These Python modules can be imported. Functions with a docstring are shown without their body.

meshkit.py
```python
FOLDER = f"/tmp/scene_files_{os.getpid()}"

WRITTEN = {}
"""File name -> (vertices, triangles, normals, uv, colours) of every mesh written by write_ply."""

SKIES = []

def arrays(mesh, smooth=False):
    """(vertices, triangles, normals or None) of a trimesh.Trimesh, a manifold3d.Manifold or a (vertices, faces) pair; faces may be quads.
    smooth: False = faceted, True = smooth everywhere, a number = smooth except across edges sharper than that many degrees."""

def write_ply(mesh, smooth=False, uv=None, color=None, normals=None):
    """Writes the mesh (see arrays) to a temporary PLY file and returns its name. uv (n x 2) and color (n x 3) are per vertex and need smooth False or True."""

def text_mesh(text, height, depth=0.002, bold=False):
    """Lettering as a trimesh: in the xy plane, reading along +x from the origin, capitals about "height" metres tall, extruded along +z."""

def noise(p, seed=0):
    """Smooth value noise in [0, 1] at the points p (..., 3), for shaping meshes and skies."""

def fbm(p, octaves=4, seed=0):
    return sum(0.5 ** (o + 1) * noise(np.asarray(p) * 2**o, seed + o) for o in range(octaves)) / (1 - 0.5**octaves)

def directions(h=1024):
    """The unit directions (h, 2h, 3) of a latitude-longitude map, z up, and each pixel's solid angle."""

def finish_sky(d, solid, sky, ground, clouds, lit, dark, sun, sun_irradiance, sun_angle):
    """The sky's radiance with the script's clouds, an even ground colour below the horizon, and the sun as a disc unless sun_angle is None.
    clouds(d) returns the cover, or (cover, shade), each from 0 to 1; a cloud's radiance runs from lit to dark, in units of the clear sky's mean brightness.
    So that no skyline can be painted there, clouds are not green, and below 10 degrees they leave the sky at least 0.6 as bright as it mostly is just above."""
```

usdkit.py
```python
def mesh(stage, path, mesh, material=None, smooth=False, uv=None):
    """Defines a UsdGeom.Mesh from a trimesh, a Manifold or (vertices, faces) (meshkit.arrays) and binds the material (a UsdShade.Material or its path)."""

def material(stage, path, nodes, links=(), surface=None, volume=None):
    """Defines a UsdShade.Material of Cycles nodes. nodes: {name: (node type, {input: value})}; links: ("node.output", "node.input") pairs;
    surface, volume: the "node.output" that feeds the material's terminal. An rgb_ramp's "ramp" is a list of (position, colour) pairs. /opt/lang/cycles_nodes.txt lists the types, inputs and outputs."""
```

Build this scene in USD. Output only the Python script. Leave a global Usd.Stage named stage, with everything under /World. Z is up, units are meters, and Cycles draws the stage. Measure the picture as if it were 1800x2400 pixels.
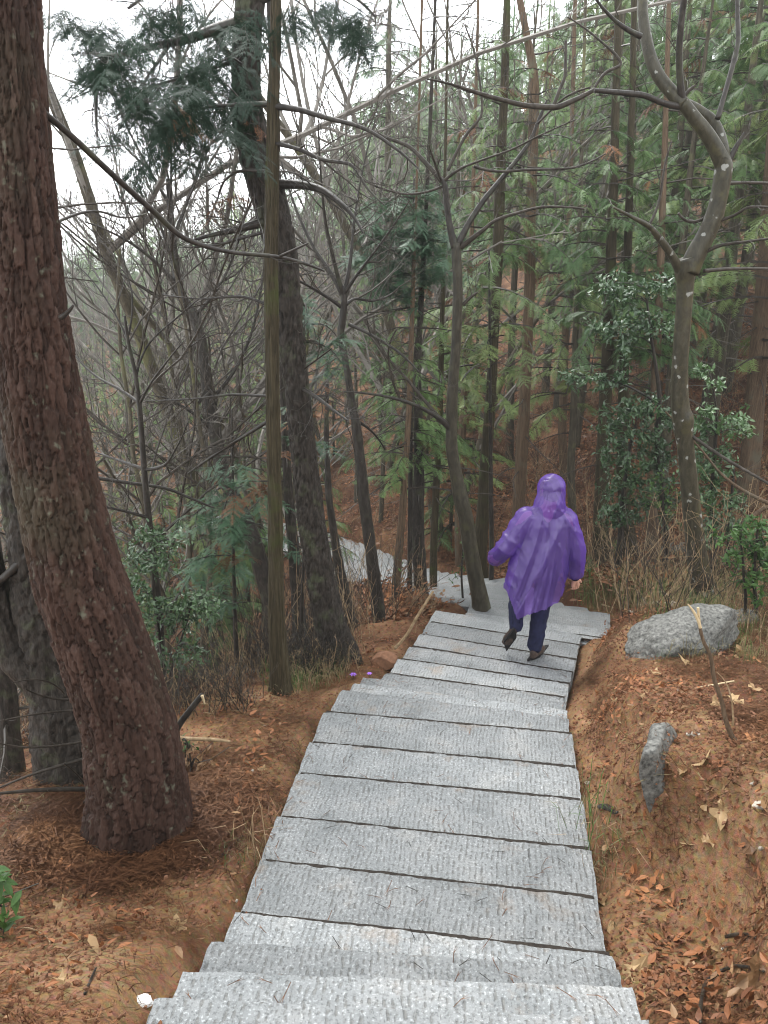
import math, random
import numpy as np, trimesh, usdkit, meshkit
import manifold3d as m3
from pxr import Usd, UsdGeom, UsdLux, UsdShade, Gf, Sdf, Vt

stage = Usd.Stage.CreateInMemory()
UsdGeom.SetStageUpAxis(stage, 'Z'); UsdGeom.SetStageMetersPerUnit(stage, 1.0)
W = UsdGeom.Xform.Define(stage, '/World'); stage.SetDefaultPrim(W.GetPrim())
UsdGeom.Scope.Define(stage, '/World/Looks')

# ------------------------------------------------------------------ camera, sky, sun, exposure
F, PITCH = 1813.0, math.radians(20)
CP, SP = math.cos(PITCH), math.sin(PITCH)
cam = UsdGeom.Camera.Define(stage, '/World/camera')
cam.AddRotateXOp().Set(70.0)
cam.CreateHorizontalApertureAttr(24.0); cam.CreateVerticalApertureAttr(32.0)
cam.CreateFocalLengthAttr(24.0 * F / 1800.0)
cam.CreateClippingRangeAttr(Gf.Vec2f(0.05, 2000))
cam.CreateExposureAttr(2.0)

SUN_EL, SUN_AZ = math.radians(58), math.radians(-25)       # azimuth from +y towards +x
sun_dir = np.array([math.cos(SUN_EL)*math.sin(SUN_AZ), math.cos(SUN_EL)*math.cos(SUN_AZ), math.sin(SUN_EL)])
sky_mat = usdkit.material(stage, '/World/Looks/sky', {
    "tc": ("texture_coordinate", {}),
    "n": ("noise_texture", {"scale": 2.2, "detail": 5.0, "roughness": 0.55}),
    "r": ("rgb_ramp", {"ramp": [(0.3, (7.0, 7.3, 7.5)), (0.7, (9.0, 9.2, 9.3))]}),
    "s": ("sky_texture", {"sky_type": "single_scattering", "sun_disc": False, "sun_elevation": SUN_EL, "sun_rotation": SUN_AZ}),
    "m": ("mix", {"fac": 0.93}),
    "b": ("background_shader", {"strength": 0.1})},
    [("tc.generated", "n.vector"), ("n.fac", "r.fac"), ("s.color", "m.color1"), ("r.color", "m.color2"), ("m.color", "b.color")], surface="b.background")
sky = UsdLux.DomeLight.Define(stage, '/World/sky')
UsdShade.MaterialBindingAPI.Apply(sky.GetPrim()).Bind(sky_mat)
sky.GetPrim().SetCustomDataByKey('kind', 'structure')
sun = UsdLux.DistantLight.Define(stage, '/World/sun')
sun.CreateIntensityAttr(0.38); sun.CreateAngleAttr(25.0); sun.CreateNormalizeAttr(True)
sun.CreateColorAttr(Gf.Vec3f(1.0, 0.98, 0.95))
sun.AddRotateZOp().Set(-math.degrees(SUN_AZ)); sun.AddRotateXOp().Set(-(90 - math.degrees(SUN_EL)))

# ------------------------------------------------------------------ helpers
def ray(px, py):
    u, v = px - 900.0, py - 1200.0
    return np.array([u, F*CP - v*SP, -(F*SP + v*CP)]) / F
def atY(px, py, Y):
    d = ray(px, py); return d * (Y / d[1])
def atH(px, py, h):
    d = ray(px, py); return d * (h / -d[2])
def depth(p): return p[1]*CP - p[2]*SP
def project(p):
    p = np.asarray(p, float); Z = p[..., 1]*CP - p[..., 2]*SP
    return 900 + F*p[..., 0]/Z, 1200 - F*(p[..., 1]*SP + p[..., 2]*CP)/Z
def sstep(a, b, x):
    t = np.clip((np.asarray(x, float) - a) / (b - a), 0, 1); return t*t*(3 - 2*t)

used = {}
def path_for(name, parent=None):
    base = (parent if isinstance(parent, str) else parent.GetPath().pathString) if parent is not None else '/World'
    k = base + '/' + name; n = used.get(k, 0); used[k] = n + 1
    return k if n == 0 else f'{k}_{n:03d}'
def tagp(o, label=None, cat=None, group=None, kind=None):
    p = o.GetPrim() if hasattr(o, 'GetPrim') else o
    for k, v in (('label', label), ('category', cat), ('group', group), ('kind', kind)):
        if v: p.SetCustomDataByKey(k, v)
    return p
def obj(name, mesh, mat, parent=None, smooth=False, **k):
    m = usdkit.mesh(stage, path_for(name, parent), mesh, LOOK[mat], smooth=smooth)
    return tagp(m, **k)
def thing(name, label=None, cat=None, loc=(0, 0, 0), rz=0, sc=1, group=None, kind=None, parent=None):
    x = UsdGeom.Xform.Define(stage, path_for(name, parent))
    x.AddTranslateOp().Set(Gf.Vec3d(*map(float, loc))); x.AddRotateZOp().Set(float(rz)); x.AddScaleOp().Set(Gf.Vec3f(float(sc)))
    return tagp(x, label, cat, group, kind)
def copy_of(root, name, loc, rz=0, sc=1, label=None, cat=None, group=None):
    x = UsdGeom.Xform.Define(stage, path_for(name)); p = x.GetPrim()
    p.GetReferences().AddInternalReference(root.GetPath())
    p.GetAttribute('xformOp:translate').Set(Gf.Vec3d(*map(float, loc)))
    p.GetAttribute('xformOp:rotateZ').Set(float(rz)); p.GetAttribute('xformOp:scale').Set(Gf.Vec3f(float(sc)))
    was = root.GetCustomData()
    tagp(p, label or was.get('label'), cat or was.get('category'), group or was.get('group'))
    p.SetInstanceable(True); return p
class MB:
    def __init__(s): s.v, s.f, s.n = [], [], 0
    def add(s, v, f):
        s.v.append(np.asarray(v, float)); s.f.append(np.asarray(f, int) + s.n); s.n += len(v)
    def mesh(s, off=(0, 0, 0)):
        return trimesh.Trimesh(np.vstack(s.v) - np.asarray(off), np.vstack(s.f), process=False)
    def empty(s): return s.n == 0
_tube_idx = {}
def tube_faces(n, k):
    if (n, k) not in _tube_idx:
        i, j = np.meshgrid(np.arange(n - 1), np.arange(k), indexing='ij')
        a = i*k + j; b = i*k + (j + 1) % k; c = b + k; d = a + k
        q = np.stack([a, b, c, d], -1).reshape(-1, 4)
        f = np.vstack([q[:, [0, 1, 2]], q[:, [0, 2, 3]]])
        cap = [[0, j + 1, j] for j in range(1, k - 1)] + [[(n-1)*k, (n-1)*k + j, (n-1)*k + j + 1] for j in range(1, k - 1)]
        _tube_idx[(n, k)] = np.vstack([f, np.array(cap)])
    return _tube_idx[(n, k)]
def tube(P, R, sides=6, warp=None):
    P = np.asarray(P, float); n = len(P); R = np.broadcast_to(np.asarray(R, float), (n,))
    t = np.gradient(P, axis=0); t /= np.linalg.norm(t, axis=1, keepdims=True) + 1e-12
    ref = np.array([0.31, 0.95, 0.05]) if abs(t[:, 1]).mean() < 0.8 else np.array([0.1, 0.05, 1.0])
    a = np.cross(t, ref); a /= np.linalg.norm(a, axis=1, keepdims=True) + 1e-12
    b = np.cross(t, a)
    th = np.arange(sides) * 2*math.pi/sides
    rad = R[:, None] * np.ones((1, sides))
    if warp is not None: rad = rad * warp(n, sides)
    v = P[:, None] + rad[..., None] * (np.cos(th)[None, :, None]*a[:, None] + np.sin(th)[None, :, None]*b[:, None])
    return v.reshape(-1, 3), tube_faces(n, sides)
def spline(P, n):
    P = np.asarray(P, float)
    if len(P) == 2: return P[0] + (P[1] - P[0]) * np.linspace(0, 1, n)[:, None]
    from scipy.interpolate import PchipInterpolator
    d = np.r_[0, np.cumsum(np.linalg.norm(np.diff(P[:, :3], axis=0), axis=1))]
    return PchipInterpolator(d, P)(np.linspace(0, d[-1], n))
def stamp(tpl, M, T):
    """template (V,F) stamped by 3x3 matrices M (n,3,3; rows are the images of x, y, z) at T"""
    V, Fc = tpl; n = len(T)
    v = np.einsum('vk,nkj->nvj', V, M) + np.asarray(T)[:, None]
    f = Fc[None] + (np.arange(n) * len(V))[:, None, None]
    return v.reshape(-1, 3), f.reshape(-1, 3)
def unit(a): return a / (np.linalg.norm(a, axis=-1, keepdims=True) + 1e-12)
def frames(X, up, S):
    X = unit(X); Y = unit(np.cross(up, X)); Z = np.cross(X, Y)
    return np.stack([X, Y, Z], 1) * np.asarray(S).reshape(-1, 1, 1)

# ------------------------------------------------------------------ materials
LOOK = {}
def mat(name, nodes, links, surface="p.BSDF", volume=None):
    LOOK[name] = usdkit.material(stage, f'/World/Looks/{name}', nodes, links, surface=surface, volume=volume)
def bark(name, c0, c1, c2, stretch=(9, 9, 1.6), rough=0.55, lichen=None, bumpd=0.012, spots=0.0, obj_space=False, ls=7.0):
    src = ("tc", ("texture_coordinate", {})) if obj_space else ("g", ("geometry", {}))
    out = "tc.object" if obj_space else "g.position"
    n = {src[0]: src[1], "mp": ("mapping", {"scale": stretch}),
         "n1": ("noise_texture", {"scale": 3.0, "detail": 6.0, "roughness": 0.65, "distortion": 0.6}),
         "r": ("rgb_ramp", {"ramp": [(0.28, c0), (0.5, c1), (0.74, c2)]}),
         "n2": ("noise_texture", {"scale": ls, "detail": 4.0, "roughness": 0.6}),
         "r2": ("rgb_ramp", {"ramp": [(0.55, (0, 0, 0)), (0.68, (1, 1, 1))]}),
         "m": ("mix", {"color2": lichen or c1}),
         "bp": ("bump", {"strength": 0.9, "distance": bumpd}),
         "p": ("principled_bsdf", {"roughness": rough, "specular_ior_level": 0.2 if rough < 0.4 else 0.12})}
    l = [(out, "mp.vector"), ("mp.vector", "n1.vector"), ("n1.fac", "r.fac"), (out, "n2.vector"), ("n2.fac", "r2.fac"),
         ("r2.color", "m.fac"), ("r.color", "m.color1"), ("n1.fac", "bp.height"), ("bp.normal", "p.normal")]
    last = "m.color"
    if spots:
        n["vo"] = ("voronoi_texture", {"scale": 9.0, "randomness": 1.0}); n["n3"] = ("noise_texture", {"scale": 26.0, "detail": 3.0})
        n["ad"] = ("math", {"math_type": "multiply_add", "value2": 0.5}); n["n4"] = ("noise_texture", {"scale": 2.3})
        n["ad2"] = ("math", {"math_type": "multiply_add", "value2": 0.55})
        n["r3"] = ("rgb_ramp", {"ramp": [(spots, (1, 1, 1)), (spots + 0.05, (0, 0, 0))]})
        n["m2"] = ("mix", {"color2": (0.16, 0.16, 0.145)})
        l += [(out, "vo.vector"), (out, "n3.vector"), (out, "n4.vector"), ("n3.fac", "ad.value1"), ("vo.distance", "ad.value3"), ("n4.fac", "ad2.value1"), ("ad.value", "ad2.value3"),
              ("ad2.value", "r3.fac"), ("r3.color", "m2.fac"), ("m.color", "m2.color1")]
        last = "m2.color"
    l.append((last, "p.base_color"))
    mat(name, n, l)
bark('pine_bark', (0.010, 0.006, 0.0045), (0.036, 0.018, 0.013), (0.078, 0.043, 0.032), stretch=(14, 14, 4), rough=0.6, lichen=(0.055, 0.046, 0.034), bumpd=0.012, ls=16.0)
bark('grey_pine_bark', (0.007, 0.006, 0.005), (0.022, 0.018, 0.0145), (0.05, 0.042, 0.036), stretch=(14, 14, 3.5), rough=0.55, lichen=(0.04, 0.042, 0.025), bumpd=0.02)
bark('cedar_bark', (0.011, 0.009, 0.005), (0.029, 0.023, 0.013), (0.06, 0.049, 0.028), stretch=(26, 26, 1.0), rough=0.6, lichen=(0.030, 0.035, 0.010), bumpd=0.012, ls=2.6)
bark('cedar_bark_brown', (0.028, 0.018, 0.011), (0.072, 0.048, 0.030), (0.13, 0.092, 0.06), stretch=(26, 26, 1.0), rough=0.6, lichen=(0.075, 0.065, 0.045), bumpd=0.012, ls=2.6)
bark('smooth_bark', (0.010, 0.009, 0.006), (0.025, 0.022, 0.014), (0.048, 0.043, 0.03), stretch=(7, 7, 3), rough=0.36, lichen=(0.038, 0.034, 0.017), bumpd=0.006, spots=0.66)
bark('grey_bark', (0.009, 0.008, 0.006), (0.023, 0.020, 0.014), (0.045, 0.040, 0.029), stretch=(9, 9, 3), rough=0.38, lichen=(0.032, 0.03, 0.016), bumpd=0.008)
bark('dark_bark', (0.007, 0.006, 0.005), (0.017, 0.014, 0.0115), (0.04, 0.035, 0.03), stretch=(9, 9, 3), rough=0.38, lichen=(0.03, 0.03, 0.02), bumpd=0.006)
bark('twig_bark', (0.012, 0.010, 0.008), (0.028, 0.023, 0.018), (0.06, 0.05, 0.042), stretch=(5, 5, 5), rough=0.4, bumpd=0.003)
bark('far_bark', (0.022, 0.018, 0.012), (0.05, 0.042, 0.029), (0.10, 0.085, 0.06), stretch=(12, 12, 1.2), rough=0.6, lichen=(0.09, 0.09, 0.04), bumpd=0.012, obj_space=True, ls=2.0)
bark('bare_twigs', (0.05, 0.044, 0.037), (0.095, 0.085, 0.073), (0.18, 0.165, 0.146), stretch=(1, 1, 1), rough=0.5, bumpd=0.003, obj_space=True)
bark('dead_wood', (0.10, 0.07, 0.04), (0.20, 0.14, 0.08), (0.34, 0.26, 0.17), stretch=(9, 9, 9), rough=0.6, bumpd=0.003)
mat('plated_bark', {"g": ("geometry", {}), "a": ("attribute", {"attribute": "tone"}), "mp": ("mapping", {"scale": (30.0, 30.0, 9.0)}),
    "n1": ("noise_texture", {"scale": 3.0, "detail": 7.0, "roughness": 0.68}), "n2": ("noise_texture", {"scale": 1.3, "detail": 5.0, "roughness": 0.6}), "n3": ("noise_texture", {"scale": 22.0, "detail": 4.0}),
    "mm": ("math", {"math_type": "multiply_add", "value2": 0.55}), "m0": ("math", {"math_type": "multiply_add", "value2": 0.28, "value3": 0.09}),
    "r": ("rgb_ramp", {"ramp": [(0.2, (0.007, 0.0045, 0.0035)), (0.42, (0.022, 0.012, 0.0085)), (0.62, (0.041, 0.0225, 0.0165)), (0.85, (0.085, 0.058, 0.046))]}),
    "r3": ("rgb_ramp", {"ramp": [(0.62, (0, 0, 0)), (0.72, (0.8, 0.8, 0.8))]}), "li": ("mix", {"color2": (0.085, 0.085, 0.062)}), "r2": ("rgb_ramp", {"ramp": [(0.5, (0, 0, 0)), (0.7, (0.7, 0.7, 0.7))]}), "gy": ("mix", {"color2": (0.038, 0.032, 0.02)}),
    "bp": ("bump", {"strength": 0.9, "distance": 0.008}), "p": ("principled_bsdf", {"roughness": 0.6, "specular_ior_level": 0.12})},
    [("g.position", "mp.vector"), ("mp.vector", "n1.vector"), ("g.position", "n2.vector"), ("g.position", "n3.vector"), ("a.fac", "m0.value1"), ("m0.value", "mm.value3"), ("n1.fac", "mm.value1"), ("mm.value", "r.fac"),
     ("n2.fac", "r2.fac"), ("r2.color", "gy.fac"), ("r.color", "gy.color1"), ("n3.fac", "r3.fac"), ("r3.color", "li.fac"), ("gy.color", "li.color1"), ("li.color", "p.base_color"), ("n1.fac", "bp.height"), ("bp.normal", "p.normal")])
def leafmat(name, c0, c1, c2, rough=0.4, trans=0.25, scale=1.1, spec=0.2, tint=(0.35, 0.5, 0.12)):
    mat(name, {"g": ("geometry", {}), "o": ("object_info", {}), "n": ("noise_texture", {"scale": scale, "detail": 3.0}),
               "w": ("math", {"math_type": "multiply_add", "value2": 0.35, "value3": 0.0}),
               "a": ("math", {"math_type": "multiply_add", "value2": 0.3}), "a2": ("math", {"math_type": "subtract", "value2": 0.33}),
               "ad": ("math", {"math_type": "add"}),
               "r": ("rgb_ramp", {"ramp": [(0.2, c0), (0.5, c1), (0.85, c2)]}),
               "p": ("principled_bsdf", {"roughness": rough, "specular_ior_level": spec}), "t": ("translucent_bsdf", {}), "mc": ("mix_closure", {"fac": trans})},
        [("g.position", "n.vector"), ("g.random_per_island", "w.value1"), ("o.random", "a.value1"), ("w.value", "a.value3"), ("a.value", "a2.value1"), ("a2.value", "ad.value1"), ("n.fac", "ad.value2"), ("ad.value", "r.fac"),
         ("r.color", "p.base_color"), ("r.color", "t.color"), ("p.BSDF", "mc.closure1"), ("t.BSDF", "mc.closure2")], surface="mc.closure")
leafmat('conifer_needles', (0.045, 0.085, 0.030), (0.09, 0.15, 0.048), (0.15, 0.21, 0.07), rough=0.45, trans=0.22)
leafmat('conifer_needles_light', (0.07, 0.11, 0.038), (0.13, 0.175, 0.058), (0.21, 0.235, 0.085), rough=0.45, trans=0.25)
leafmat('fir_needles', (0.026, 0.058, 0.032), (0.052, 0.105, 0.055), (0.095, 0.16, 0.088), rough=0.4, trans=0.2)
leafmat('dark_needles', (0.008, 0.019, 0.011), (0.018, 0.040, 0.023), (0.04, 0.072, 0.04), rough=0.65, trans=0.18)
leafmat('dead_needles', (0.07, 0.03, 0.014), (0.15, 0.065, 0.026), (0.25, 0.12, 0.05), rough=0.6, trans=0.2)
leafmat('glossy_leaf', (0.026, 0.055, 0.02), (0.05, 0.097, 0.033), (0.095, 0.15, 0.05), rough=0.38, trans=0.18, spec=0.6)
leafmat('green_leaf', (0.035, 0.075, 0.02), (0.075, 0.14, 0.035), (0.15, 0.22, 0.06), rough=0.35, trans=0.3)
leafmat('dry_leaf', (0.10, 0.055, 0.03), (0.22, 0.13, 0.065), (0.40, 0.27, 0.15), rough=0.5, trans=0.15, scale=5)
leafmat('tan_leaf', (0.20, 0.125, 0.06), (0.33, 0.23, 0.12), (0.46, 0.35, 0.20), rough=0.5, trans=0.15, scale=5)
leafmat('litter_leaf', (0.10, 0.038, 0.016), (0.24, 0.098, 0.040), (0.40, 0.20, 0.09), rough=0.55, trans=0.1, scale=2)
leafmat('rust_needle', (0.07, 0.030, 0.014), (0.15, 0.070, 0.032), (0.28, 0.15, 0.07), rough=0.5, trans=0.1, scale=2)
leafmat('dry_grass', (0.10, 0.085, 0.04), (0.2, 0.165, 0.08), (0.32, 0.27, 0.14), rough=0.5, trans=0.2, scale=3)
mat('soil', {"g": ("geometry", {}), "a": ("attribute", {"attribute": "bare"}),
    "n1": ("noise_texture", {"scale": 1.7, "detail": 8.0, "roughness": 0.68}), "n2": ("noise_texture", {"scale": 30.0, "detail": 6.0, "roughness": 0.7}),
    "r1": ("rgb_ramp", {"ramp": [(0.25, (0.03, 0.015, 0.009)), (0.45, (0.065, 0.031, 0.017)), (0.6, (0.105, 0.053, 0.028)), (0.8, (0.16, 0.09, 0.05))]}),
    "r2": ("rgb_ramp", {"ramp": [(0.25, (0.095, 0.05, 0.025)), (0.5, (0.175, 0.098, 0.05)), (0.75, (0.26, 0.162, 0.09))]}),
    "ml": ("mix", {"mix_type": "overlay", "fac": 0.75}), "m": ("mix", {}),
    "s": ("math", {"math_type": "multiply_add", "value2": 1.2, "value3": -0.6}), "fa": ("math", {"math_type": "add", "use_clamp": True}),
    "bp": ("bump", {"strength": 0.8, "distance": 0.03}), "p": ("principled_bsdf", {"roughness": 0.85, "specular_ior_level": 0.08})},
    [("g.position", "n1.vector"), ("g.position", "n2.vector"), ("n1.fac", "r1.fac"), ("n1.fac", "r2.fac"), ("n1.fac", "s.value1"), ("a.fac", "fa.value1"), ("s.value", "fa.value2"), ("fa.value", "m.fac"),
     ("r1.color", "m.color1"), ("r2.color", "m.color2"), ("m.color", "ml.color1"), ("n2.color", "ml.color2"), ("ml.color", "p.base_color"), ("n2.fac", "bp.height"), ("bp.normal", "p.normal")])
# rough-chiselled granite: grooves run along the walking direction, x of the slab's own frame counts across them
mat('granite', {"tc": ("texture_coordinate", {}), "o": ("object_info", {}), "off": ("vector_math", {"math_type": "multiply_add", "vector2": (17.0, 31.0, 0.0)}), "orr": ("combine_xyz", {}),
    "nx": ("noise_texture", {"scale": 5.0, "detail": 2.0}), "sx": ("separate_xyz", {}),
    "wx": ("math", {"math_type": "multiply_add", "value2": 0.05}), "sc": ("math", {"math_type": "multiply", "value2": 2*math.pi/0.027}), "sn": ("math", {"math_type": "sine"}),
    "mp": ("mapping", {"scale": (44.0, 30.0, 40.0)}), "nd": ("noise_texture", {"scale": 1.0, "detail": 3.0, "roughness": 0.6}),
    "rs": ("rgb_ramp", {"ramp": [(0.46, (0, 0, 0)), (0.62, (1, 1, 1))]}), "gm": ("map_range", {"from_min": -1.0, "from_max": 0.2, "to_min": 0.0, "to_max": 1.0, "clamp": True}),
    "inv": ("math", {"math_type": "subtract", "value1": 1.0}), "gr": ("math", {"math_type": "multiply"}), "gh": ("math", {"math_type": "multiply_add", "value2": -1.0}),
    "nf": ("noise_texture", {"scale": 120.0, "detail": 4.0, "roughness": 0.75}),
    "nb": ("noise_texture", {"scale": 3.0, "detail": 6.0, "roughness": 0.65}),
    "rb": ("rgb_ramp", {"ramp": [(0.3, (0.115, 0.123, 0.125)), (0.55, (0.178, 0.185, 0.186)), (0.75, (0.218, 0.216, 0.207))]}),
    "vs": ("noise_texture", {"scale": 90.0, "detail": 3.0, "roughness": 0.6}), "rv": ("rgb_ramp", {"ramp": [(0.33, (0.45, 0.45, 0.45)), (0.45, (1, 1, 1)), (0.58, (1, 1, 1)), (0.66, (1.75, 1.75, 1.75))]}),
    "mu": ("mix", {"mix_type": "multiply", "fac": 1.0}), "mg": ("mix", {"color2": (0.10, 0.098, 0.09)}), "gk": ("math", {"math_type": "multiply", "value2": 0.75}),
    "st": ("noise_texture", {"scale": 2.6, "detail": 5.0, "roughness": 0.7}), "rst": ("rgb_ramp", {"ramp": [(0.57, (0, 0, 0)), (0.74, (0.6, 0.6, 0.6))]}), "mst": ("mix", {"color2": (0.19, 0.135, 0.09)}),
    "ob": ("math", {"math_type": "multiply_add", "value2": 0.34, "value3": 0.82}), "mo": ("mix", {"mix_type": "multiply", "fac": 1.0}),
    "bp": ("bump", {"strength": 0.9, "distance": 0.007}), "p": ("principled_bsdf", {"roughness": 0.42, "specular_ior_level": 0.45})},
    [("o.random", "orr.x"), ("o.random", "orr.y"), ("tc.object", "off.vector3"), ("orr.vector", "off.vector1"),
     ("off.vector", "nx.vector"), ("off.vector", "sx.vector"), ("nx.fac", "wx.value1"), ("sx.x", "wx.value3"), ("wx.value", "sc.value1"), ("sc.value", "sn.value1"), ("sn.value", "gm.value"),
     ("off.vector", "mp.vector"), ("mp.vector", "nd.vector"), ("nd.fac", "rs.fac"), ("gm.result", "inv.value2"), ("inv.value", "gr.value1"), ("rs.color", "gr.value2"),
     ("off.vector", "nf.vector"), ("nf.fac", "gh.value3"), ("gr.value", "gh.value1"), ("gh.value", "bp.height"), ("bp.normal", "p.normal"),
     ("off.vector", "nb.vector"), ("nb.fac", "rb.fac"), ("off.vector", "vs.vector"), ("vs.fac", "rv.fac"), ("rb.color", "mu.color1"), ("rv.color", "mu.color2"),
     ("gr.value", "gk.value1"), ("gk.value", "mg.fac"), ("mu.color", "mg.color1"), ("off.vector", "st.vector"), ("st.fac", "rst.fac"), ("rst.color", "mst.fac"), ("mg.color", "mst.color1"),
     ("o.random", "ob.value1"), ("mst.color", "mo.color1"), ("ob.value", "mo.color2"), ("mo.color", "p.base_color")])
def plain(name, c, rough=0.6, noise=0.25, scale=12, **k):
    c = np.array(c)
    mat(name, {"g": ("geometry", {}), "n": ("noise_texture", {"scale": float(scale), "detail": 5.0, "roughness": 0.6}),
               "r": ("rgb_ramp", {"ramp": [(0.3, tuple(c*(1 - noise))), (0.7, tuple(c*(1 + noise)))]}),
               "bp": ("bump", {"strength": 0.4, "distance": 0.004}), "p": ("principled_bsdf", {"roughness": rough, "specular_ior_level": 0.15, **k})},
        [("g.position", "n.vector"), ("n.fac", "r.fac"), ("r.color", "p.base_color"), ("n.fac", "bp.height"), ("bp.normal", "p.normal")])
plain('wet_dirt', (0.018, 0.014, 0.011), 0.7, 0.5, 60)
plain('rock', (0.085, 0.084, 0.077), 0.5, 0.75, 45)
plain('clay_clod', (0.125, 0.063, 0.036), 0.8, 0.3, 22)
plain('rust_soil', (0.13, 0.058, 0.03), 0.8, 0.5, 30)
plain('navy_cloth', (0.012, 0.014, 0.035), 0.75, 0.3, 30)
plain('dark_jacket', (0.010, 0.010, 0.03), 0.7, 0.3, 20)
plain('shoe_leather', (0.045, 0.032, 0.026), 0.5, 0.3, 40)
plain('shoe_sole', (0.014, 0.013, 0.013), 0.6, 0.2, 40)
plain('skin', (0.42, 0.24, 0.17), 0.5, 0.08, 40)
plain('hair', (0.012, 0.010, 0.010), 0.5, 0.2, 60)
plain('white_paper', (0.5, 0.49, 0.47), 0.7, 0.12, 30)
plain('pale_bark_chip', (0.27, 0.24, 0.20), 0.7, 0.3, 40)
plain('fresh_wood', (0.36, 0.28, 0.17), 0.6, 0.15, 40)
plain('purple_petal', (0.26, 0.12, 0.5), 0.4, 0.25, 60)
mat('raincoat', {"g": ("geometry", {}), "n": ("noise_texture", {"scale": 6.0, "detail": 2.0, "roughness": 0.5, "distortion": 1.0}), "mp": ("mapping", {"scale": (3.0, 3.0, 0.7)}),
    "lw": ("layer_weight", {"blend": 0.35}), "bp": ("bump", {"strength": 0.15, "distance": 0.02}),
    "p": ("principled_bsdf", {"base_color": (0.12, 0.07, 0.26), "roughness": 0.3, "specular_ior_level": 0.8, "ior": 1.6}), "t": ("translucent_bsdf", {"color": (0.15, 0.065, 0.30)}), "tr": ("transparent_bsdf", {"color": (0.45, 0.28, 0.80)}),
    "m1": ("mix_closure", {"fac": 0.45}), "m2": ("mix_closure", {"fac": 0.52})},
    [("g.position", "mp.vector"), ("mp.vector", "n.vector"), ("n.fac", "bp.height"), ("bp.normal", "p.normal"), ("p.BSDF", "m1.closure1"), ("t.BSDF", "m1.closure2"), ("m1.closure", "m2.closure1"), ("tr.BSDF", "m2.closure2")], surface="m2.closure")
mat('haze', {"v": ("principled_volume", {"color": (0.93, 0.95, 0.96), "density": 0.0007, "anisotropy": 0.0})}, [], surface=None, volume="v.volume")
# ------------------------------------------------------------------ stairs: every slab's far edge as two points, with its drop below the camera
def edge(l, r, h): return atH(*l, h), atH(*r, h)
EDGES = []                       # (L, R) of each slab's far (lower) edge, walking down
for l, r, h in [((280, 2465), (1600, 2530), 1.95), ((310, 2395), (1540, 2455), 2.13), ((358, 2332), (1524, 2384), 2.30), ((426, 2270), (1486, 2310), 2.46), ((491, 2199), (1455, 2268), 2.61),
                ((551, 2134), (1442, 2235), 2.75), ((608, 2012), (1402, 2102), 2.865), ((648, 1909), (1388, 1988), 2.98), ((694, 1809), (1368, 1872), 3.095), ((724, 1736), (1355, 1795), 3.21), ((757, 1665), (1342, 1717), 3.325),
                ((800, 1613), (1334, 1680), 3.41), ((830, 1597), (1330, 1662), 3.48), ((852, 1584), (1325, 1645), 3.55),
                ((904, 1575), (1322, 1632), 3.64), ((932, 1541), (1335, 1600), 3.74), ((960, 1511), (1342, 1574), 3.84), ((984, 1484), (1352, 1544), 3.94), ((1005, 1455), (1358, 1510), 4.04), ((1021, 1428), (1364, 1486), 4.14)]:
    EDGES.append(edge(l, r, h))
for r, l, h in [((1419, 1494), (1085, 1452), 4.24), ((1423, 1473), (1092, 1433), 4.34), ((1427, 1455), (1100, 1416), 4.44), ((1430, 1436), (1105, 1402), 4.54), ((1377, 1422), (1055, 1398), 4.64), ((1318, 1410), (1015, 1396), 4.74)]:
    EDGES.append(edge(l, r, h))
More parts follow.
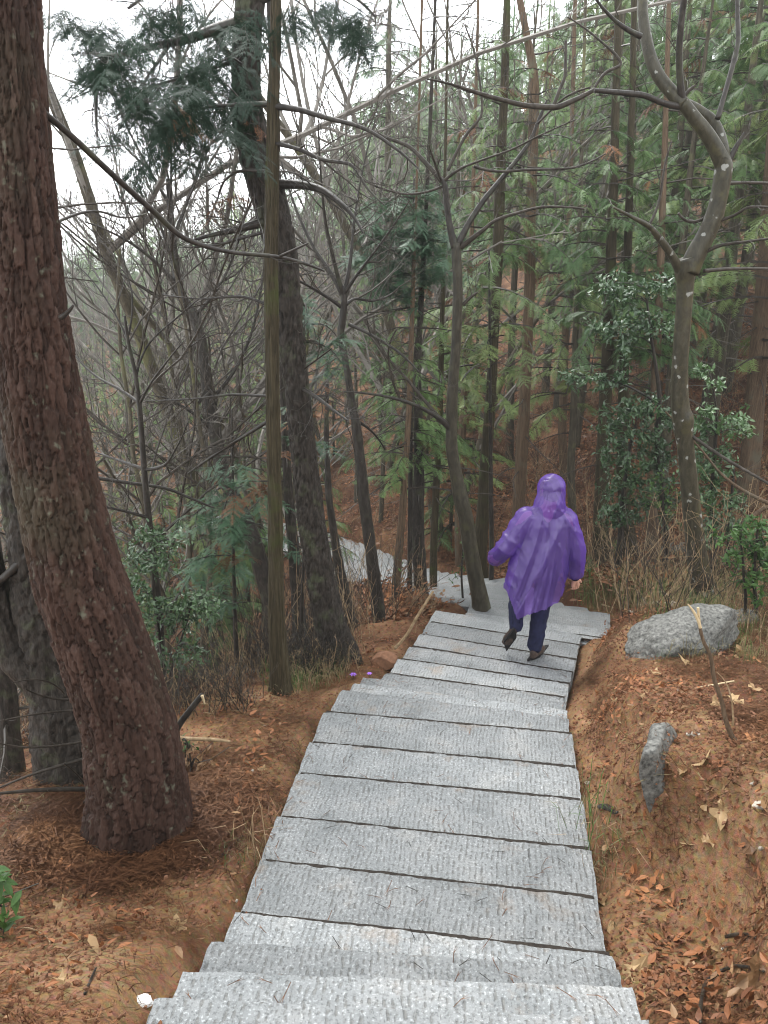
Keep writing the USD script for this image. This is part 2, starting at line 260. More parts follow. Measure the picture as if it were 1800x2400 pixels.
# the lower flight bends left and goes on down into the valley
low = np.array([(1.55, 10.15, -4.84), (1.05, 11.3, -5.35), (0.55, 12.6, -5.85), (0.1, 14.0, -6.35), (-0.6, 15.8, -6.85), (-1.6, 17.6, -7.25), (-3.2, 19.4, -7.6), (-5.2, 20.8, -7.9)])
lowp = spline(low, 30); lt = unit(np.gradient(lowp, axis=0)[:, :2])
for k in range(1, 30):
    nrm = np.array([lt[k, 1], -lt[k, 0], 0.0]) * 0.8
    EDGES.append((lowp[k] - nrm, lowp[k] + nrm))

mids = np.array([(a + b) / 2 for a, b in EDGES])
T_of = lambda x, y: np.asarray(y) + 0.16 * (np.asarray(x) - 0.5)
tk = T_of(mids[:, 0], mids[:, 1]); tk = np.maximum.accumulate(tk + np.arange(len(tk)) * 1e-4)
Lk, Rk = np.array([e[0] for e in EDGES]), np.array([e[1] for e in EDGES])
def path_at(x, y):
    t = T_of(x, y)
    z = np.interp(t, tk, mids[:, 2]); z = np.where(t < tk[0], mids[0, 2] + (tk[0] - t) * 0.55, z)
    return t, z, np.interp(t, T_of(Lk[:, 0], Lk[:, 1]), Lk[:, 0]), np.interp(t, T_of(Rk[:, 0], Rk[:, 1]), Rk[:, 0])
def far_plane(x, y):
    xc = np.where(x < -12, -12 + (x + 12) * 0.38, np.where(x > 25, 25 + (x - 25) * 0.5, x))
    return -6.6 + 0.4 * xc + 0.03 * (y - 20) + 0.13 * np.clip(y - 38, 0, 90) * sstep(-25, 12, x)
BX, BY = 1.66, 3.34          # a hump of the cut bank behind its stone slab
def ground_z(x, y, rough=True):
    x, y = np.asarray(x, float), np.asarray(y, float)
    t, zs, xl, xr = path_at(x, y)
    sr, sl = x - xr, xl - x
    e = np.interp(t, [2, 3.2, 4.5, 6, 8], [2.2, 1.7, 1.15, 0.75, 0.5])
    left = zs - 0.06 - 0.11 * (1 - sstep(0.02, 0.16, sl)) - 0.10 * np.clip(sl, 0, 3) - 0.38 * np.clip(sl - e, 0, 40) * sstep(-0.5, 1.0, sl - e)
    wig = meshkit.noise(np.stack([x * 0 + 3.3, t * 2.3, x * 0], -1), 5) * 0.28
    bh = np.interp(t, [1.5, 2.6, 3.5, 5.0, 6.0, 7.0, 9.5, 11], [0.75, 0.72, 0.60, 0.40, 0.30, 0.34, 0.42, 0.2])
    a0 = np.interp(t, [1.5, 2.6, 3.6, 5.0], [0.30, 0.26, 0.14, 0.05])
    a0 = a0 - 0.40 * np.exp(-((y - 3.38) / 0.40) ** 2) * (sr < 1)
    bank = sstep(a0 + wig * 0.7, a0 + 0.30 + wig, sr) * bh
    right = zs - 0.10 - 0.07 * (1 - sstep(0.02, 0.14, sr)) + bank + 0.13 * np.clip(sr, 0, 12)
    z = np.where(sr > 0, right, np.where(sl > 0, left, zs - 0.30))
    w = np.maximum.reduce([sstep(11, 17, y), sstep(4, 11, sl), sstep(4, 10, sr)])
    fp = far_plane(x, y)
    z = z + 0.05 * np.exp(-((x - BX) / 0.22) ** 2 - ((y - BY) / 0.34) ** 2) * sstep(0.0, 0.12, x - BX + 0.17)
    inside = (sr < 0.25) & (sl < 0.25)
    z = z * (1 - w) + fp * w
    # the lower flight keeps its bed
    z = np.where((y > 10.5) & (y < 21.3) & inside, np.minimum(z, zs - 0.1), z)
    if rough:
        p = np.stack([x, y, x * 0], -1)
        k = sstep(0.02, 0.35, np.maximum(sr, sl))
        near = (meshkit.fbm(p * 1.6, 5, 3) - 0.5) * 0.17 + (meshkit.fbm(p * 9.0, 3, 8) - 0.5) * 0.05
        farn = (meshkit.fbm(p * 0.25, 4, 13) - 0.5) * 1.1 * sstep(9, 22, np.hypot(x, y))
        z = z + k * near + farn * sstep(0.4, 2.5, np.maximum(sr, sl))
    return z
def hit(px, py):
    d = ray(px, py); Y = np.concatenate([np.arange(1.0, 12, 0.02), np.arange(12, 150, 0.1)])
    P = d[None] * (Y / d[1])[:, None]
    below = P[:, 2] < ground_z(P[:, 0], P[:, 1])
    return P[np.argmax(below)] if below.any() else P[-1]
def on_ground(x, y): return np.array([x, y, float(ground_z(x, y))])

def axis(lo, hi, step, far_lo, far_hi, grow):
    a = list(np.arange(lo, hi, step)); s = step
    while a[-1] < far_hi: s = min(s * grow, 4.0); a.append(a[-1] + s)
    b = [lo]; s = step
    while b[-1] > far_lo: s = min(s * grow, 3.0); b.append(b[-1] - s)
    return np.array(b[:0:-1] + a)
gx, gy = axis(-3.2, 4.2, 0.045, -150, 150, 1.07), axis(1.2, 9.0, 0.045, -5, 305, 1.05)
GX, GY = np.meshgrid(gx, gy, indexing='ij')
GZ = ground_z(GX, GY)
i, j = np.meshgrid(np.arange(len(gx) - 1), np.arange(len(gy) - 1), indexing='ij')
a = i * len(gy) + j
gf = np.vstack([np.stack([a, a + len(gy), a + len(gy) + 1], -1).reshape(-1, 3), np.stack([a, a + len(gy) + 1, a + 1], -1).reshape(-1, 3)])
ground = thing('ground', kind='structure')
soil = obj('soil', trimesh.Trimesh(np.stack([GX, GY, GZ], -1).reshape(-1, 3), gf, process=False), 'soil', ground, smooth=True)
t_, z_, xl_, xr_ = path_at(GX, GY)
sr_, sl_ = GX - xr_, xl_ - GX
bare = np.clip(1.0 * (1 - sstep(0.6, 1.0, sr_)) * (sr_ > -0.3) * sstep(9.5, 8, GY) + 1.0 * (1 - sstep(0.9, 1.7, sl_)) * (sl_ > -0.3) * sstep(8, 5, GY) + 0.15 * (GY < 9) + 0.12 * sstep(9, 14, GY), -0.5, 1)
UsdGeom.PrimvarsAPI(soil).CreatePrimvar('bare', Sdf.ValueTypeNames.FloatArray, 'vertex').Set(Vt.FloatArray.FromNumpy(bare.ravel().astype(np.float32)))

# slabs
stairs = thing('stairs', 'long curving flight of pale chiselled granite slab steps', kind='structure')
rng = np.random.default_rng(4)
def slab(k):
    L, R = EDGES[k]; PL, PR = EDGES[k - 1]
    near = k < 22; th = min(0.095, (PL[2] - L[2]) * 0.93)
    c = (L + R) / 2; ux = unit((R - L) * [1, 1, 0]); uy = np.array([-ux[1], ux[0], 0])
    def loc(p): d = p - c; return np.array([d @ ux, d @ uy])
    l, r, pl, pr = loc(L), loc(R), loc(PL), loc(PR)
    over = 0.16 if k <= 5 else 0.05
    bl, br = pl - [0, over], pr - [0, over]
    bl[0] = l[0] + (bl[0] - l[0]) * 0.25 if k > 4 else bl[0]; br[0] = r[0] + (br[0] - r[0]) * 0.25 if k > 4 else br[0]
    nx, ny = (90, 12) if k < 24 else (16, 3)
    u, v = np.linspace(0, 1, nx), np.linspace(0, 1, ny)
    U, V = np.meshgrid(u, v, indexing='ij')
    p = ((1 - U) * (1 - V))[..., None] * l + (U * (1 - V))[..., None] * r + ((1 - U) * V)[..., None] * bl + (U * V)[..., None] * br
    seed = k * 7
    rough = lambda s, f: meshkit.fbm(np.stack([p[..., 0] * f + seed, p[..., 1] * f, p[..., 0] * 0 + s], -1), 4, s) - 0.5
    frontw = (1 - V) ** 6
    p = p.copy()
    p[..., 1] += -frontw * np.abs(rough(1, 14)) * -0.018
    sidew = np.abs(2 * U - 1) ** 12
    p[..., 0] -= np.sign(U - 0.5) * sidew * np.abs(rough(2, 16)) * 0.03
    zt = rough(3, 10) * 0.012 - frontw * (0.004 + np.abs(rough(4, 30)) * 0.02) - sidew * 0.006
    zt = zt * (V < 0.99)
    zt[:, 0] -= 0.006
    tilt = rng.normal(0, 0.003)
    top = np.dstack([p, zt + tilt * (U - 0.5)])
    bot = top.copy(); bot[..., 2] = -th
    q = np.vstack([top.reshape(-1, 3), bot.reshape(-1, 3)])
    a = (np.arange(nx - 1)[:, None] * ny + np.arange(ny - 1)[None]); N = nx * ny
    f = [np.stack([a, a + ny, a + ny + 1], -1).reshape(-1, 3), np.stack([a, a + ny + 1, a + 1], -1).reshape(-1, 3)]
    f += [x[:, ::-1] + N for x in f[:2]]
    def side(idx):
        idx = np.asarray(idx); x, y = idx[:-1], idx[1:]
        f.append(np.stack([x, x + N, y + N], -1)); f.append(np.stack([x, y + N, y], -1))
    side(np.arange(nx)[::-1] * ny); side(np.arange(nx) * ny + ny - 1); side(np.arange(ny)); side((nx - 1) * ny + np.arange(ny)[::-1])
    m = obj('step_slab', trimesh.Trimesh(q, np.vstack(f), process=False), 'granite', stairs)
    m = UsdGeom.Xformable(m); m.AddTranslateOp().Set(Gf.Vec3d(*c)); m.AddRotateZOp().Set(math.degrees(math.atan2(ux[1], ux[0])))
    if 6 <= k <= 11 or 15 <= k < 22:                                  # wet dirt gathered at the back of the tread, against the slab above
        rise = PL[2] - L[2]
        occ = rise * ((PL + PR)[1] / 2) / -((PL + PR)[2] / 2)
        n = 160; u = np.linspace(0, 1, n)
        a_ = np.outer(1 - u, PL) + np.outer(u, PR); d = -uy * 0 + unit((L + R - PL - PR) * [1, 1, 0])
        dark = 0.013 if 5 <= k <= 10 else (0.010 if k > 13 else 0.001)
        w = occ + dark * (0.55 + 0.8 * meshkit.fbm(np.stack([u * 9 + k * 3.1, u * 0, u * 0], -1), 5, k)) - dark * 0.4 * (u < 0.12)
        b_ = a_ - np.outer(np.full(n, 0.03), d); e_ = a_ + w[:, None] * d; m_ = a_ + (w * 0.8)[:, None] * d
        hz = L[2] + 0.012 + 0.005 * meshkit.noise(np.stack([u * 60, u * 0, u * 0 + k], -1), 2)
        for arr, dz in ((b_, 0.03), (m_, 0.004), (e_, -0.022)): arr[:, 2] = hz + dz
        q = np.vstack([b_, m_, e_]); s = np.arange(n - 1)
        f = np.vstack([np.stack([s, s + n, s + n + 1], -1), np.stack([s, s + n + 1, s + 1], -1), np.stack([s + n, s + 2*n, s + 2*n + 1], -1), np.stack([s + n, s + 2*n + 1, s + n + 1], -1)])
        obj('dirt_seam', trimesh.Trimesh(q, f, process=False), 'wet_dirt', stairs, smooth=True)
for k in range(1, len(EDGES)): slab(k)

# haze over everything
hz = trimesh.creation.box(bounds=[[-149, -4.5, -45], [149, 304, 110]])
# ------------------------------------------------------------------ templates for foliage
def needle_fan(n, ln, wd, ang, axis_w, axis_l, droop=0.15, seed=0, sub=False):
    """flat spray along +x: an axis with thin needles (or side shoots) to both sides"""
    r = np.random.default_rng(seed); V, Fc = [], []
    def tri(a, b, c): k = len(V); V.extend([a, b, c]); Fc.append([k, k+1, k+2])
    for i in range(n):
        x = axis_l * (0.06 + 0.94 * i / n); taper = 1 - 0.55 * (i / n) ** 2
        for s in (-1, 1):
            an = math.radians(ang + r.normal(0, 9)); l = ln * taper * r.uniform(0.8, 1.1)
            d = np.array([math.cos(an), s * math.sin(an), r.normal(0.0, 0.12)])
            b = np.array([x, 0, -droop * (x / axis_l) ** 2 * axis_l]); e = b + d * l; e[2] -= droop * l * 0.8
            nrm = np.array([-d[1], d[0], 0]) * wd
            tri(b - nrm, b + nrm, e)
            if sub:
                mid = b + (e - b) * 0.5
                tri(mid - nrm * 1.2 + d * 0.0, mid + nrm * 1.2, e + d * l * 0.1)
    for k in range(4):
        x0, x1 = axis_l * k / 4, axis_l * (k + 1) / 4
        z0, z1 = -droop * (k / 4) ** 2 * axis_l, -droop * ((k + 1) / 4) ** 2 * axis_l
        w0, w1 = axis_w * (1 - k / 5), axis_w * (1 - (k + 1) / 5)
        tri(np.array([x0, -w0, z0]), np.array([x0, w0, z0]), np.array([x1, w1, z1])); tri(np.array([x0, -w0, z0]), np.array([x1, w1, z1]), np.array([x1, -w1, z1]))
    return np.array(V, float), np.array(Fc)
def compound_spray(nsub, nneedle, ln, wd, sub_l, axis_l, droop, seed):
    """a spray whose side shoots carry needles of their own"""
    r = np.random.default_rng(seed); V, Fc, n0 = [], [], 0
    base = needle_fan(nneedle, ln, wd, 58, 0.004, 1.0, droop=0.12, seed=seed)
    for i in range(nsub):
        t = 0.15 + 0.85 * i / nsub
        for s in ((-1, 1) if i < nsub - 1 else (0.15,)):
            an = s * math.radians(48 + r.normal(0, 8)); L = sub_l * (1 - 0.5 * t) * r.uniform(0.8, 1.15)
            v = base[0] * [L, 1, 1] if False else base[0] * L
            v = v * [1, 1, 1]
            c, sn = math.cos(an), math.sin(an); tilt = -0.25 + r.normal(0, 0.12)
            x = v[:, 0] * c - v[:, 1] * sn; y = v[:, 0] * sn + v[:, 1] * c; z = v[:, 2] + tilt * np.hypot(v[:, 0], 0 * v[:, 1]) * 0.6
            V.append(np.stack([x + axis_l * t, y, z - droop * t * t * axis_l], -1)); Fc.append(base[1] + n0); n0 += len(v)
    ax = tube(np.stack([np.linspace(0, axis_l, 5), np.zeros(5), -droop * np.linspace(0, 1, 5) ** 2 * axis_l], -1), np.linspace(0.006, 0.002, 5), 3)
    V.append(ax[0]); Fc.append(ax[1] + n0)
    return np.vstack(V), np.vstack(Fc)
FROND_FAR = needle_fan(10, 0.34, 0.024, 52, 0.02, 1.0, 0.18, 1)
FROND_MID = needle_fan(13, 0.36, 0.021, 55, 0.012, 1.0, 0.2, 2)
SPRAY_NEAR = compound_spray(6, 12, 0.30, 0.022, 0.62, 1.0, 0.16, 3)
def leaf(l=1.0, w=0.42, fold=0.12, bend=0.15):
    x = np.array([0, 0.3, 0.65, 1.0]); ws = np.array([0, 1.0, 0.8, 0]) * w / 2
    V = [[0, 0, 0]]
    for k in (1, 2): V += [[x[k], -ws[k], fold*w - bend*x[k]**2], [x[k], 0, -bend*x[k]**2], [x[k], ws[k], fold*w - bend*x[k]**2]]
    V.append([1.0, 0, -bend])
    return np.array(V, float) * l, np.array([[0, 1, 2], [0, 2, 3], [1, 4, 5], [1, 5, 2], [2, 5, 6], [2, 6, 3], [4, 7, 5], [5, 7, 6]])
LEAF = leaf()

# ------------------------------------------------------------------ twigs
def wander(p, d, L, n, rng, curl, lift=0.0):
    P = [np.array(p, float)]; d = unit(np.array(d, float)); D = [d]
    bias = rng.normal(0, curl, 3)
    for _ in range(n):
        d = unit(d + bias * 0.5 + rng.normal(0, curl, 3) + np.array([0, 0, lift])); P.append(P[-1] + d * L / n); D.append(d)
    return np.array(P), np.array(D)
def sprout(mb, P, R, n, length, rng, level, lift=0.08, curl=0.16, span=(0.2, 1.0), ang=(30, 70), ratio=0.55, nseg=5, minr=0.0022, tips=None, flat=None):
    """side twigs along polyline P with radii R, recursively"""
    if len(P) < 2: return
    T = unit(np.gradient(P, axis=0)); seg = np.r_[0, np.cumsum(np.linalg.norm(np.diff(P, axis=0), axis=1))]
    for k in range(n):
        t = (span[0] + (span[1] - span[0]) * (k + rng.random()) / n) * seg[-1]
        p = np.array([np.interp(t, seg, P[:, c]) for c in range(3)]); r = float(np.interp(t, seg, R))
        d0 = T[min(len(T) - 1, int(np.searchsorted(seg, t)))]
        a = math.radians(rng.uniform(*ang)); side = unit(np.cross(d0, rng.normal(0, 1, 3)))
        if flat is not None: side = unit(side - flat * (side @ flat) * 0.7)
        d = d0 * math.cos(a) + side * math.sin(a); d[2] += 0.15 * (lift > 0)
        L = length * rng.uniform(0.5, 1.15) * (1 - 0.45 * t / seg[-1])
        r0 = max(min(r * 0.7, L * 0.011), minr)
        ns = nseg if L > 0.25 else 3
        Q, _ = wander(p, d, L, ns, rng, curl, lift); rr = np.linspace(r0, minr * 0.6, ns + 1)
        mb.add(*tube(Q, rr, 5 if r0 > 0.012 else (4 if r0 > 0.006 else 3)))
        if tips is not None: tips.append((Q[-1], unit(Q[-1] - Q[-2])))
        if level > 1: sprout(mb, Q, rr, max(2, int(n * 0.6)) if level > 2 else max(2, int(L * 9)), L * ratio, rng, level - 1, lift, curl * 1.1, (0.15, 1.0), ang, ratio, max(3, nseg - 1), minr, tips, flat)

# ------------------------------------------------------------------ trunks traced at their own distance
def plates(P, R, cell_w, cell_h, depth_, sides, seed):
    """bark plates: ridged relief from an uneven cell pattern wrapped round the trunk"""
    from scipy.spatial import cKDTree
    n = len(P); s = np.r_[0, np.cumsum(np.linalg.norm(np.diff(P, axis=0), axis=1))]
    rg = np.random.default_rng(seed); Rm = R.mean(); circ = 2*math.pi*Rm
    nu, nv = max(5, int(circ / cell_w)), max(4, int(s[-1] / cell_h))
    cu, cv = np.meshgrid(np.arange(-2, nu + 2), np.arange(-1, nv + 1), indexing='ij')
    ju = rg.random((nu, nv + 2)); jv = rg.random((nu, nv + 2))
    ju, jv = np.take(ju, np.arange(-2, nu + 2) % nu, 0), np.take(jv, np.arange(-2, nu + 2) % nu, 0)
    pts = np.stack([(cu + ju * 0.95 + 0.0 * cv), cv + jv * 1.1], -1).reshape(-1, 2)
    hgt = np.take(rg.random((nu, nv + 2)), np.arange(-2, nu + 2) % nu, 0).ravel()
    U, S = np.meshgrid(np.arange(sides) / sides * nu, s / s[-1] * nv, indexing='xy')
    q = np.stack([U, S], -1).reshape(-1, 2)
    jit = np.stack([meshkit.fbm(np.stack([q[:, 0] * 1.6, q[:, 1] * 2.5, q[:, 0] * 0 + seed], -1), 3, k) - 0.5 for k in (1, 2)], -1)
    d, idx = cKDTree(pts).query(q + jit * [0.9, 1.3], k=2)
    e = np.clip((d[:, 1] - d[:, 0]) / 0.28, 0, 1)
    h = (e ** 0.8 - 0.75) * depth_ + (hgt[idx[:, 0]] - 0.5) * depth_ * 0.7
    h += (meshkit.fbm(np.stack([q[:, 0] * 3.2, q[:, 1] * 6, q[:, 0] * 0], -1), 3, seed) - 0.5) * depth_ * 0.7
    global TONE; TONE = hgt[idx[:, 0]]
    return h.reshape(n, sides)
def limb_px(pts, Y, sides=12, n=40, sink=0.0, dY=0.0, bark_=None, seed=0, knobs=0.09):
    """pts: (px, py, width px); Y: distance of the first point (None: where it meets the ground); dY: metres it comes nearer or goes farther by its end"""
    pts = np.array([(p + (0,))[:3] if len(p) < 3 else p for p in pts], float)
    if Y is None: Y = hit(pts[0, 0], pts[0, 1])[1]
    m = len(pts); acc = np.r_[0, np.cumsum(np.linalg.norm(np.diff(pts[:, :2], axis=0), axis=1))]; Ys = Y + dY * acc / acc[-1]
    P = np.array([atY(p[0], p[1], y) for p, y in zip(pts, Ys)])
    R = np.array([p[2] / 2 * depth(q) / F for p, q in zip(pts, P)])
    if sink: P = np.vstack([P[0] - [0, 0, sink] - unit(P[1] - P[0]) * 0, P]); R = np.r_[R[0] * 1.12, R]
    PR = spline(np.column_stack([P, R]), n); P, R = PR[:, :3], np.maximum(PR[:, 3], 0.002)
    m_flare = bool(bark_ and bark_[1] == 0.16)
    def warp(nn, k):
        th = np.arange(k) / k * 2*math.pi
        q = np.stack([np.cos(th)[None] * 1.3 + P[:, :1] * 0 + seed, np.sin(th)[None] * 1.3 + P[:, :1] * 0, P[:, 2:3] * 2.2 + P[:, :1] * 2.2 + 0 * th[None]], -1)
        w = 1 + knobs * 3 * (meshkit.fbm(q, 3, seed) - 0.5)
        if sink: w = w + (0.12 if m_flare else 0.34) * np.exp(-np.clip(P[:, 2:3] - P[0, 2] - sink, 0, 9) / (R[0] * .8)) * (0.35 + 0.65 * np.cos(th * 3 + seed + .8 * np.sin(th * 2))[None]).clip(0)
        if bark_: w = w + plates(P, R, bark_[0], bark_[1], bark_[2], k, seed) / R[:, None]
        return w
    return P, R, tube(P, R, sides, warp)

trees = {}
def tree(name, label, cat, group=None): 
    t = thing(name, label, cat, group=group); return t
def add_limb(t, part, pts, Y, m, tw=None, rngs=1, **k):
    P, R, tb = limb_px(pts, Y, **k)
    o = obj(part, trimesh.Trimesh(*tb, process=False), m, t, smooth=True)
    if m == 'plated_bark': UsdGeom.PrimvarsAPI(o).CreatePrimvar('tone', Sdf.ValueTypeNames.FloatArray, 'vertex').Set(Vt.FloatArray.FromNumpy(TONE.astype(np.float32)))
    return P, R

rg = np.random.default_rng(11)
# --- the big leaning pine beside the steps
pine = tree('pine_tree', 'big leaning pine with thick plated reddish bark, nearest the camera on the left', 'pine tree')
P1, R1 = add_limb(pine, 'trunk', [(330, 1945, 240), (322, 1840, 220), (308, 1730, 212), (271, 1600, 206), (225, 1470, 200), (181, 1342, 198), (131, 1125, 184), (75, 810, 178), (44, 540, 174), (22, 270, 168), (6, 0, 160), (-12, -330, 145), (-30, -700, 130)], None, 'plated_bark', sides=230, n=820, sink=0.25, bark_=(0.032, 0.16, 0.015), seed=3, knobs=0.03)
Yp = P1[20, 1]
tw = MB()
P, R = add_limb(pine, 'branch', [(80, 245, 20), (100, 262, 17), (163, 315, 16), (255, 401, 15), (358, 494, 14), (434, 559, 13), (542, 591, 10), (651, 602, 9), (760, 635, 5)], Yp, 'dark_bark', sides=10, n=60, dY=1.1, seed=5)
sprout(tw, P[20:], R[20:], 5, 0.5, rg, 2, curl=0.2, minr=0.0016)
P, R = add_limb(pine, 'branch', [(655, 601, 7), (690, 585, 6), (722, 570, 4)], Yp + 0.9, 'dark_bark', sides=6, n=10, seed=6)
P, R = add_limb(pine, 'branch', [(100, 545, 9), (135, 520, 8), (225, 495, 6), (290, 510, 5), (345, 500, 3)], Yp + 0.1, 'dark_bark', sides=6, n=30, dY=0.7, seed=7)
sprout(tw, P, R, 7, 0.45, rg, 2, curl=0.2, minr=0.0016)
P, R = add_limb(pine, 'branch', [(140, 745, 13), (165, 725, 9), (172, 715, 5)], Yp - 0.1, 'dark_bark', sides=6, n=8, seed=8)
for (x0, y0, x1, y1, w) in [(200, 1665, 0, 1690, 5), (205, 1735, -10, 1740, 6), (215, 1775, -10, 1850, 9), (222, 1850, -20, 1862, 12), (230, 1845, 130, 1980, 5), (170, 1640, 60, 1615, 7), (150, 1625, 30, 1600, 5), (210, 1855, 150, 1790, 6)]:
    P, R = add_limb(pine, 'branch', [(x0, y0, w), ((x0+x1)/2, (y0+y1)/2 + rg.normal(0, 8), w*0.8), (x1, y1, w*0.5)], Yp + 0.28, 'twig_bark', sides=6, n=14, dY=-0.25, seed=int(x0))
    sprout(tw, P, R, 4, 0.14, rg, 1, curl=0.2, minr=0.0014)
obj('twigs', tw.mesh(), 'dark_bark', pine, kind='stuff')
# --- its neighbour behind, forking low
pine2 = tree('pine_tree', 'dark rough pine behind the big leaning pine, one thick limb forking low left', 'pine tree')
P, R = add_limb(pine2, 'trunk', [(205, 1885, 200), (185, 1760, 185), (165, 1640, 175), (130, 1520, 150), (105, 1400, 138), (85, 1250, 128), (55, 1060, 122), (20, 850, 118), (-20, 560, 112), (-70, 200, 105)], 4.15, 'grey_pine_bark', sides=90, n=240, sink=0.3, bark_=(0.075, 0.17, 0.02), seed=9, knobs=0.05)
add_limb(pine2, 'limb', [(150, 1640, 130), (105, 1585, 110), (55, 1540, 98), (15, 1470, 84), (-10, 1390, 76), (-40, 1280, 70)], 4.1, 'grey_pine_bark', sides=50, n=80, bark_=(0.07, 0.15, 0.012), seed=10)
add_limb(pine2, 'branch', [(70, 1295, 22), (35, 1330, 20), (-10, 1370, 18)], 4.0, 'dark_bark', sides=8, n=14)

# --- straight mossy cedar pole
cedar = tree('cedar_tree', 'slim straight cedar with mossy fibrous bark rising the full height of the picture', 'cedar tree')
P, R = add_limb(cedar, 'trunk', [(657, 1625, 50), (650, 1500, 40), (648, 1400, 36), (645, 1200, 32), (641, 1000, 31), (637, 800, 31), (636, 540, 31), (641, 300, 27), (644, 100, 24), (646, 0, 22), (648, -200, 18)], None, 'cedar_bark', sides=40, n=160, sink=0.3, seed=12, knobs=0.07, bark_=(0.03, 0.7, 0.011))
Yc = P[10, 1]; tw = MB()
for pts in [[(640, 250, 18), (690, 255, 14), (760, 275, 12), (850, 300, 9), (930, 350, 7), (980, 395, 4)], [(640, 335, 12), (700, 350, 10), (760, 375, 9), (820, 385, 8), (860, 440, 6), (900, 480, 3)], [(640, 245, 14), (560, 245, 10), (500, 250, 8), (430, 265, 5)],
            [(632, 405, 9), (570, 400, 7), (530, 420, 5), (510, 470, 3)], [(632, 540, 9), (560, 560, 7), (500, 575, 6), (430, 580, 3)], [(635, 720, 8), (560, 695, 6), (470, 700, 4), (380, 690, 3)], [(640, 980, 10), (560, 1030, 8), (490, 1075, 7), (440, 1110, 4)], [(640, 930, 7), (560, 925, 6), (450, 935, 4), (340, 940, 3)]]:
    P, R = add_limb(cedar, 'branch', pts, Yc, 'dark_bark', sides=7, n=30, dY=-0.5 if pts[-1][0] > 640 else 0.4, seed=pts[-1][0])
    sprout(tw, P, R, 14, 0.6, rg, 2, curl=0.22, minr=0.0018, lift=0.03)
obj('twigs', tw.mesh(), 'twig_bark', cedar, kind='stuff')

# --- the bent pine behind it
bent = tree('pine_tree', 'tall dark pine right of the mossy cedar, its trunk kinking left near the top', 'pine tree')
P, R = add_limb(bent, 'trunk', [(790, 1555, 96), (770, 1450, 72), (748, 1330, 65), (728, 1200, 62), (711, 1050, 60), (695, 900, 60), (681, 800, 61), (672, 700, 66), (660, 600, 72), (641, 500, 77), (622, 434, 80), (592, 330, 76), (580, 240, 70), (577, 150, 66), (582, 60, 66), (592, -60, 62), (600, -250, 55)], None, 'grey_pine_bark', sides=80, n=330, sink=0.4, seed=14, knobs=0.04, bark_=(0.07, 0.15, 0.018))
Yb = P[20, 1]; tw = MB(); bent_br = []
for pts in [[(560, 55, 34), (500, 70, 26), (440, 92, 22), (380, 105, 18), (325, 118, 14), (270, 130, 9), (210, 125, 5)], [(640, 432, 26), (690, 432, 21), (740, 440, 18), (790, 470, 14), (830, 510, 9), (850, 545, 5)], [(640, 512, 24), (600, 525, 21), (545, 540, 15), (500, 550, 10), (455, 562, 6)], [(265, 130, 10), (228, 160, 12), (225, 240, 9), (228, 320, 5)], [(400, 100, 10), (360, 160, 8), (340, 190, 6), (330, 230, 3)],
            [(560, 140, 12), (480, 165, 9), (400, 190, 7), (330, 210, 4)], [(600, 15, 14), (700, -30, 10), (800, -20, 8), (880, 40, 5)], [(580, -80, 20), (480, -70, 14), (380, -30, 10), (300, 20, 6)], [(690, 900, 10), (740, 930, 9), (800, 975, 6), (815, 985, 4)]]:
    P, R = add_limb(bent, 'branch', pts, Yb, 'dark_bark', sides=8, n=30, dY=-0.6, seed=pts[0][0]); bent_br.append((P, R))
    sprout(tw, P, R, 11, 0.7, rg, 3, curl=0.22, minr=0.002, lift=0.0)
obj('twigs', tw.mesh(), 'dark_bark', bent, kind='stuff')
def sprays(cl, Y, spread, count, size, tpl, rng, droop=0.35, parent=None, m='conifer_needles', name='foliage', dYs=0.5):
    X, Tt, S = [], [], []
    for (px, py, rpx) in cl:
        n = max(1, int(count * (rpx / 40) ** 2))
        for _ in range(n):
            q = atY(px + rng.normal(0, rpx * 0.5), py + rng.normal(0, rpx * 0.5), Y + rng.normal(0, dYs) )
            a = rng.uniform(0, 2*math.pi); d = np.array([math.cos(a), math.sin(a), -droop + rng.normal(0, 0.3)])
            X.append(d); Tt.append(q); S.append(size * rng.uniform(0.6, 1.25))
    M = frames(np.array(X), np.array([0.0, 0, 1.0]) + rng.normal(0, 0.25, (len(X), 3)), S)
    v, f = stamp(tpl, M, np.array(Tt))
    return obj(name, trimesh.Trimesh(v, f, process=False), m, parent, kind='stuff')
hang = [(240, 115, 55), (200, 60, 40), (330, 215, 60), (300, 100, 40), (400, 245, 60), (470, 190, 60), (440, 270, 50), (520, 120, 45), (540, 60, 45), (350, 30, 40), (500, 300, 45), (380, 340, 30), (320, 380, 26), (610, 80, 25), (280, 190, 40), (460, 130, 40), (555, 200, 40), (570, 330, 25), (360, 300, 35)]
hang += [(150, 25, 35), (430, 15, 40), (620, 20, 30), (250, 310, 28), (480, 380, 26), (190, 160, 28)]
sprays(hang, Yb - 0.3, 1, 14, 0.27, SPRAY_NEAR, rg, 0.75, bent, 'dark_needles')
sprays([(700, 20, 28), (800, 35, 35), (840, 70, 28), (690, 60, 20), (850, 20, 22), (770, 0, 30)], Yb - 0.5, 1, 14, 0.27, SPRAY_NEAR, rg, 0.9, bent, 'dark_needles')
sprays([(420, 270, 40), (540, 440, 24), (560, 270, 25)], Yb - 0.3, 1, 7, 0.27, SPRAY_NEAR, rg, 0.6, bent, 'dead_needles', name='dead_foliage')

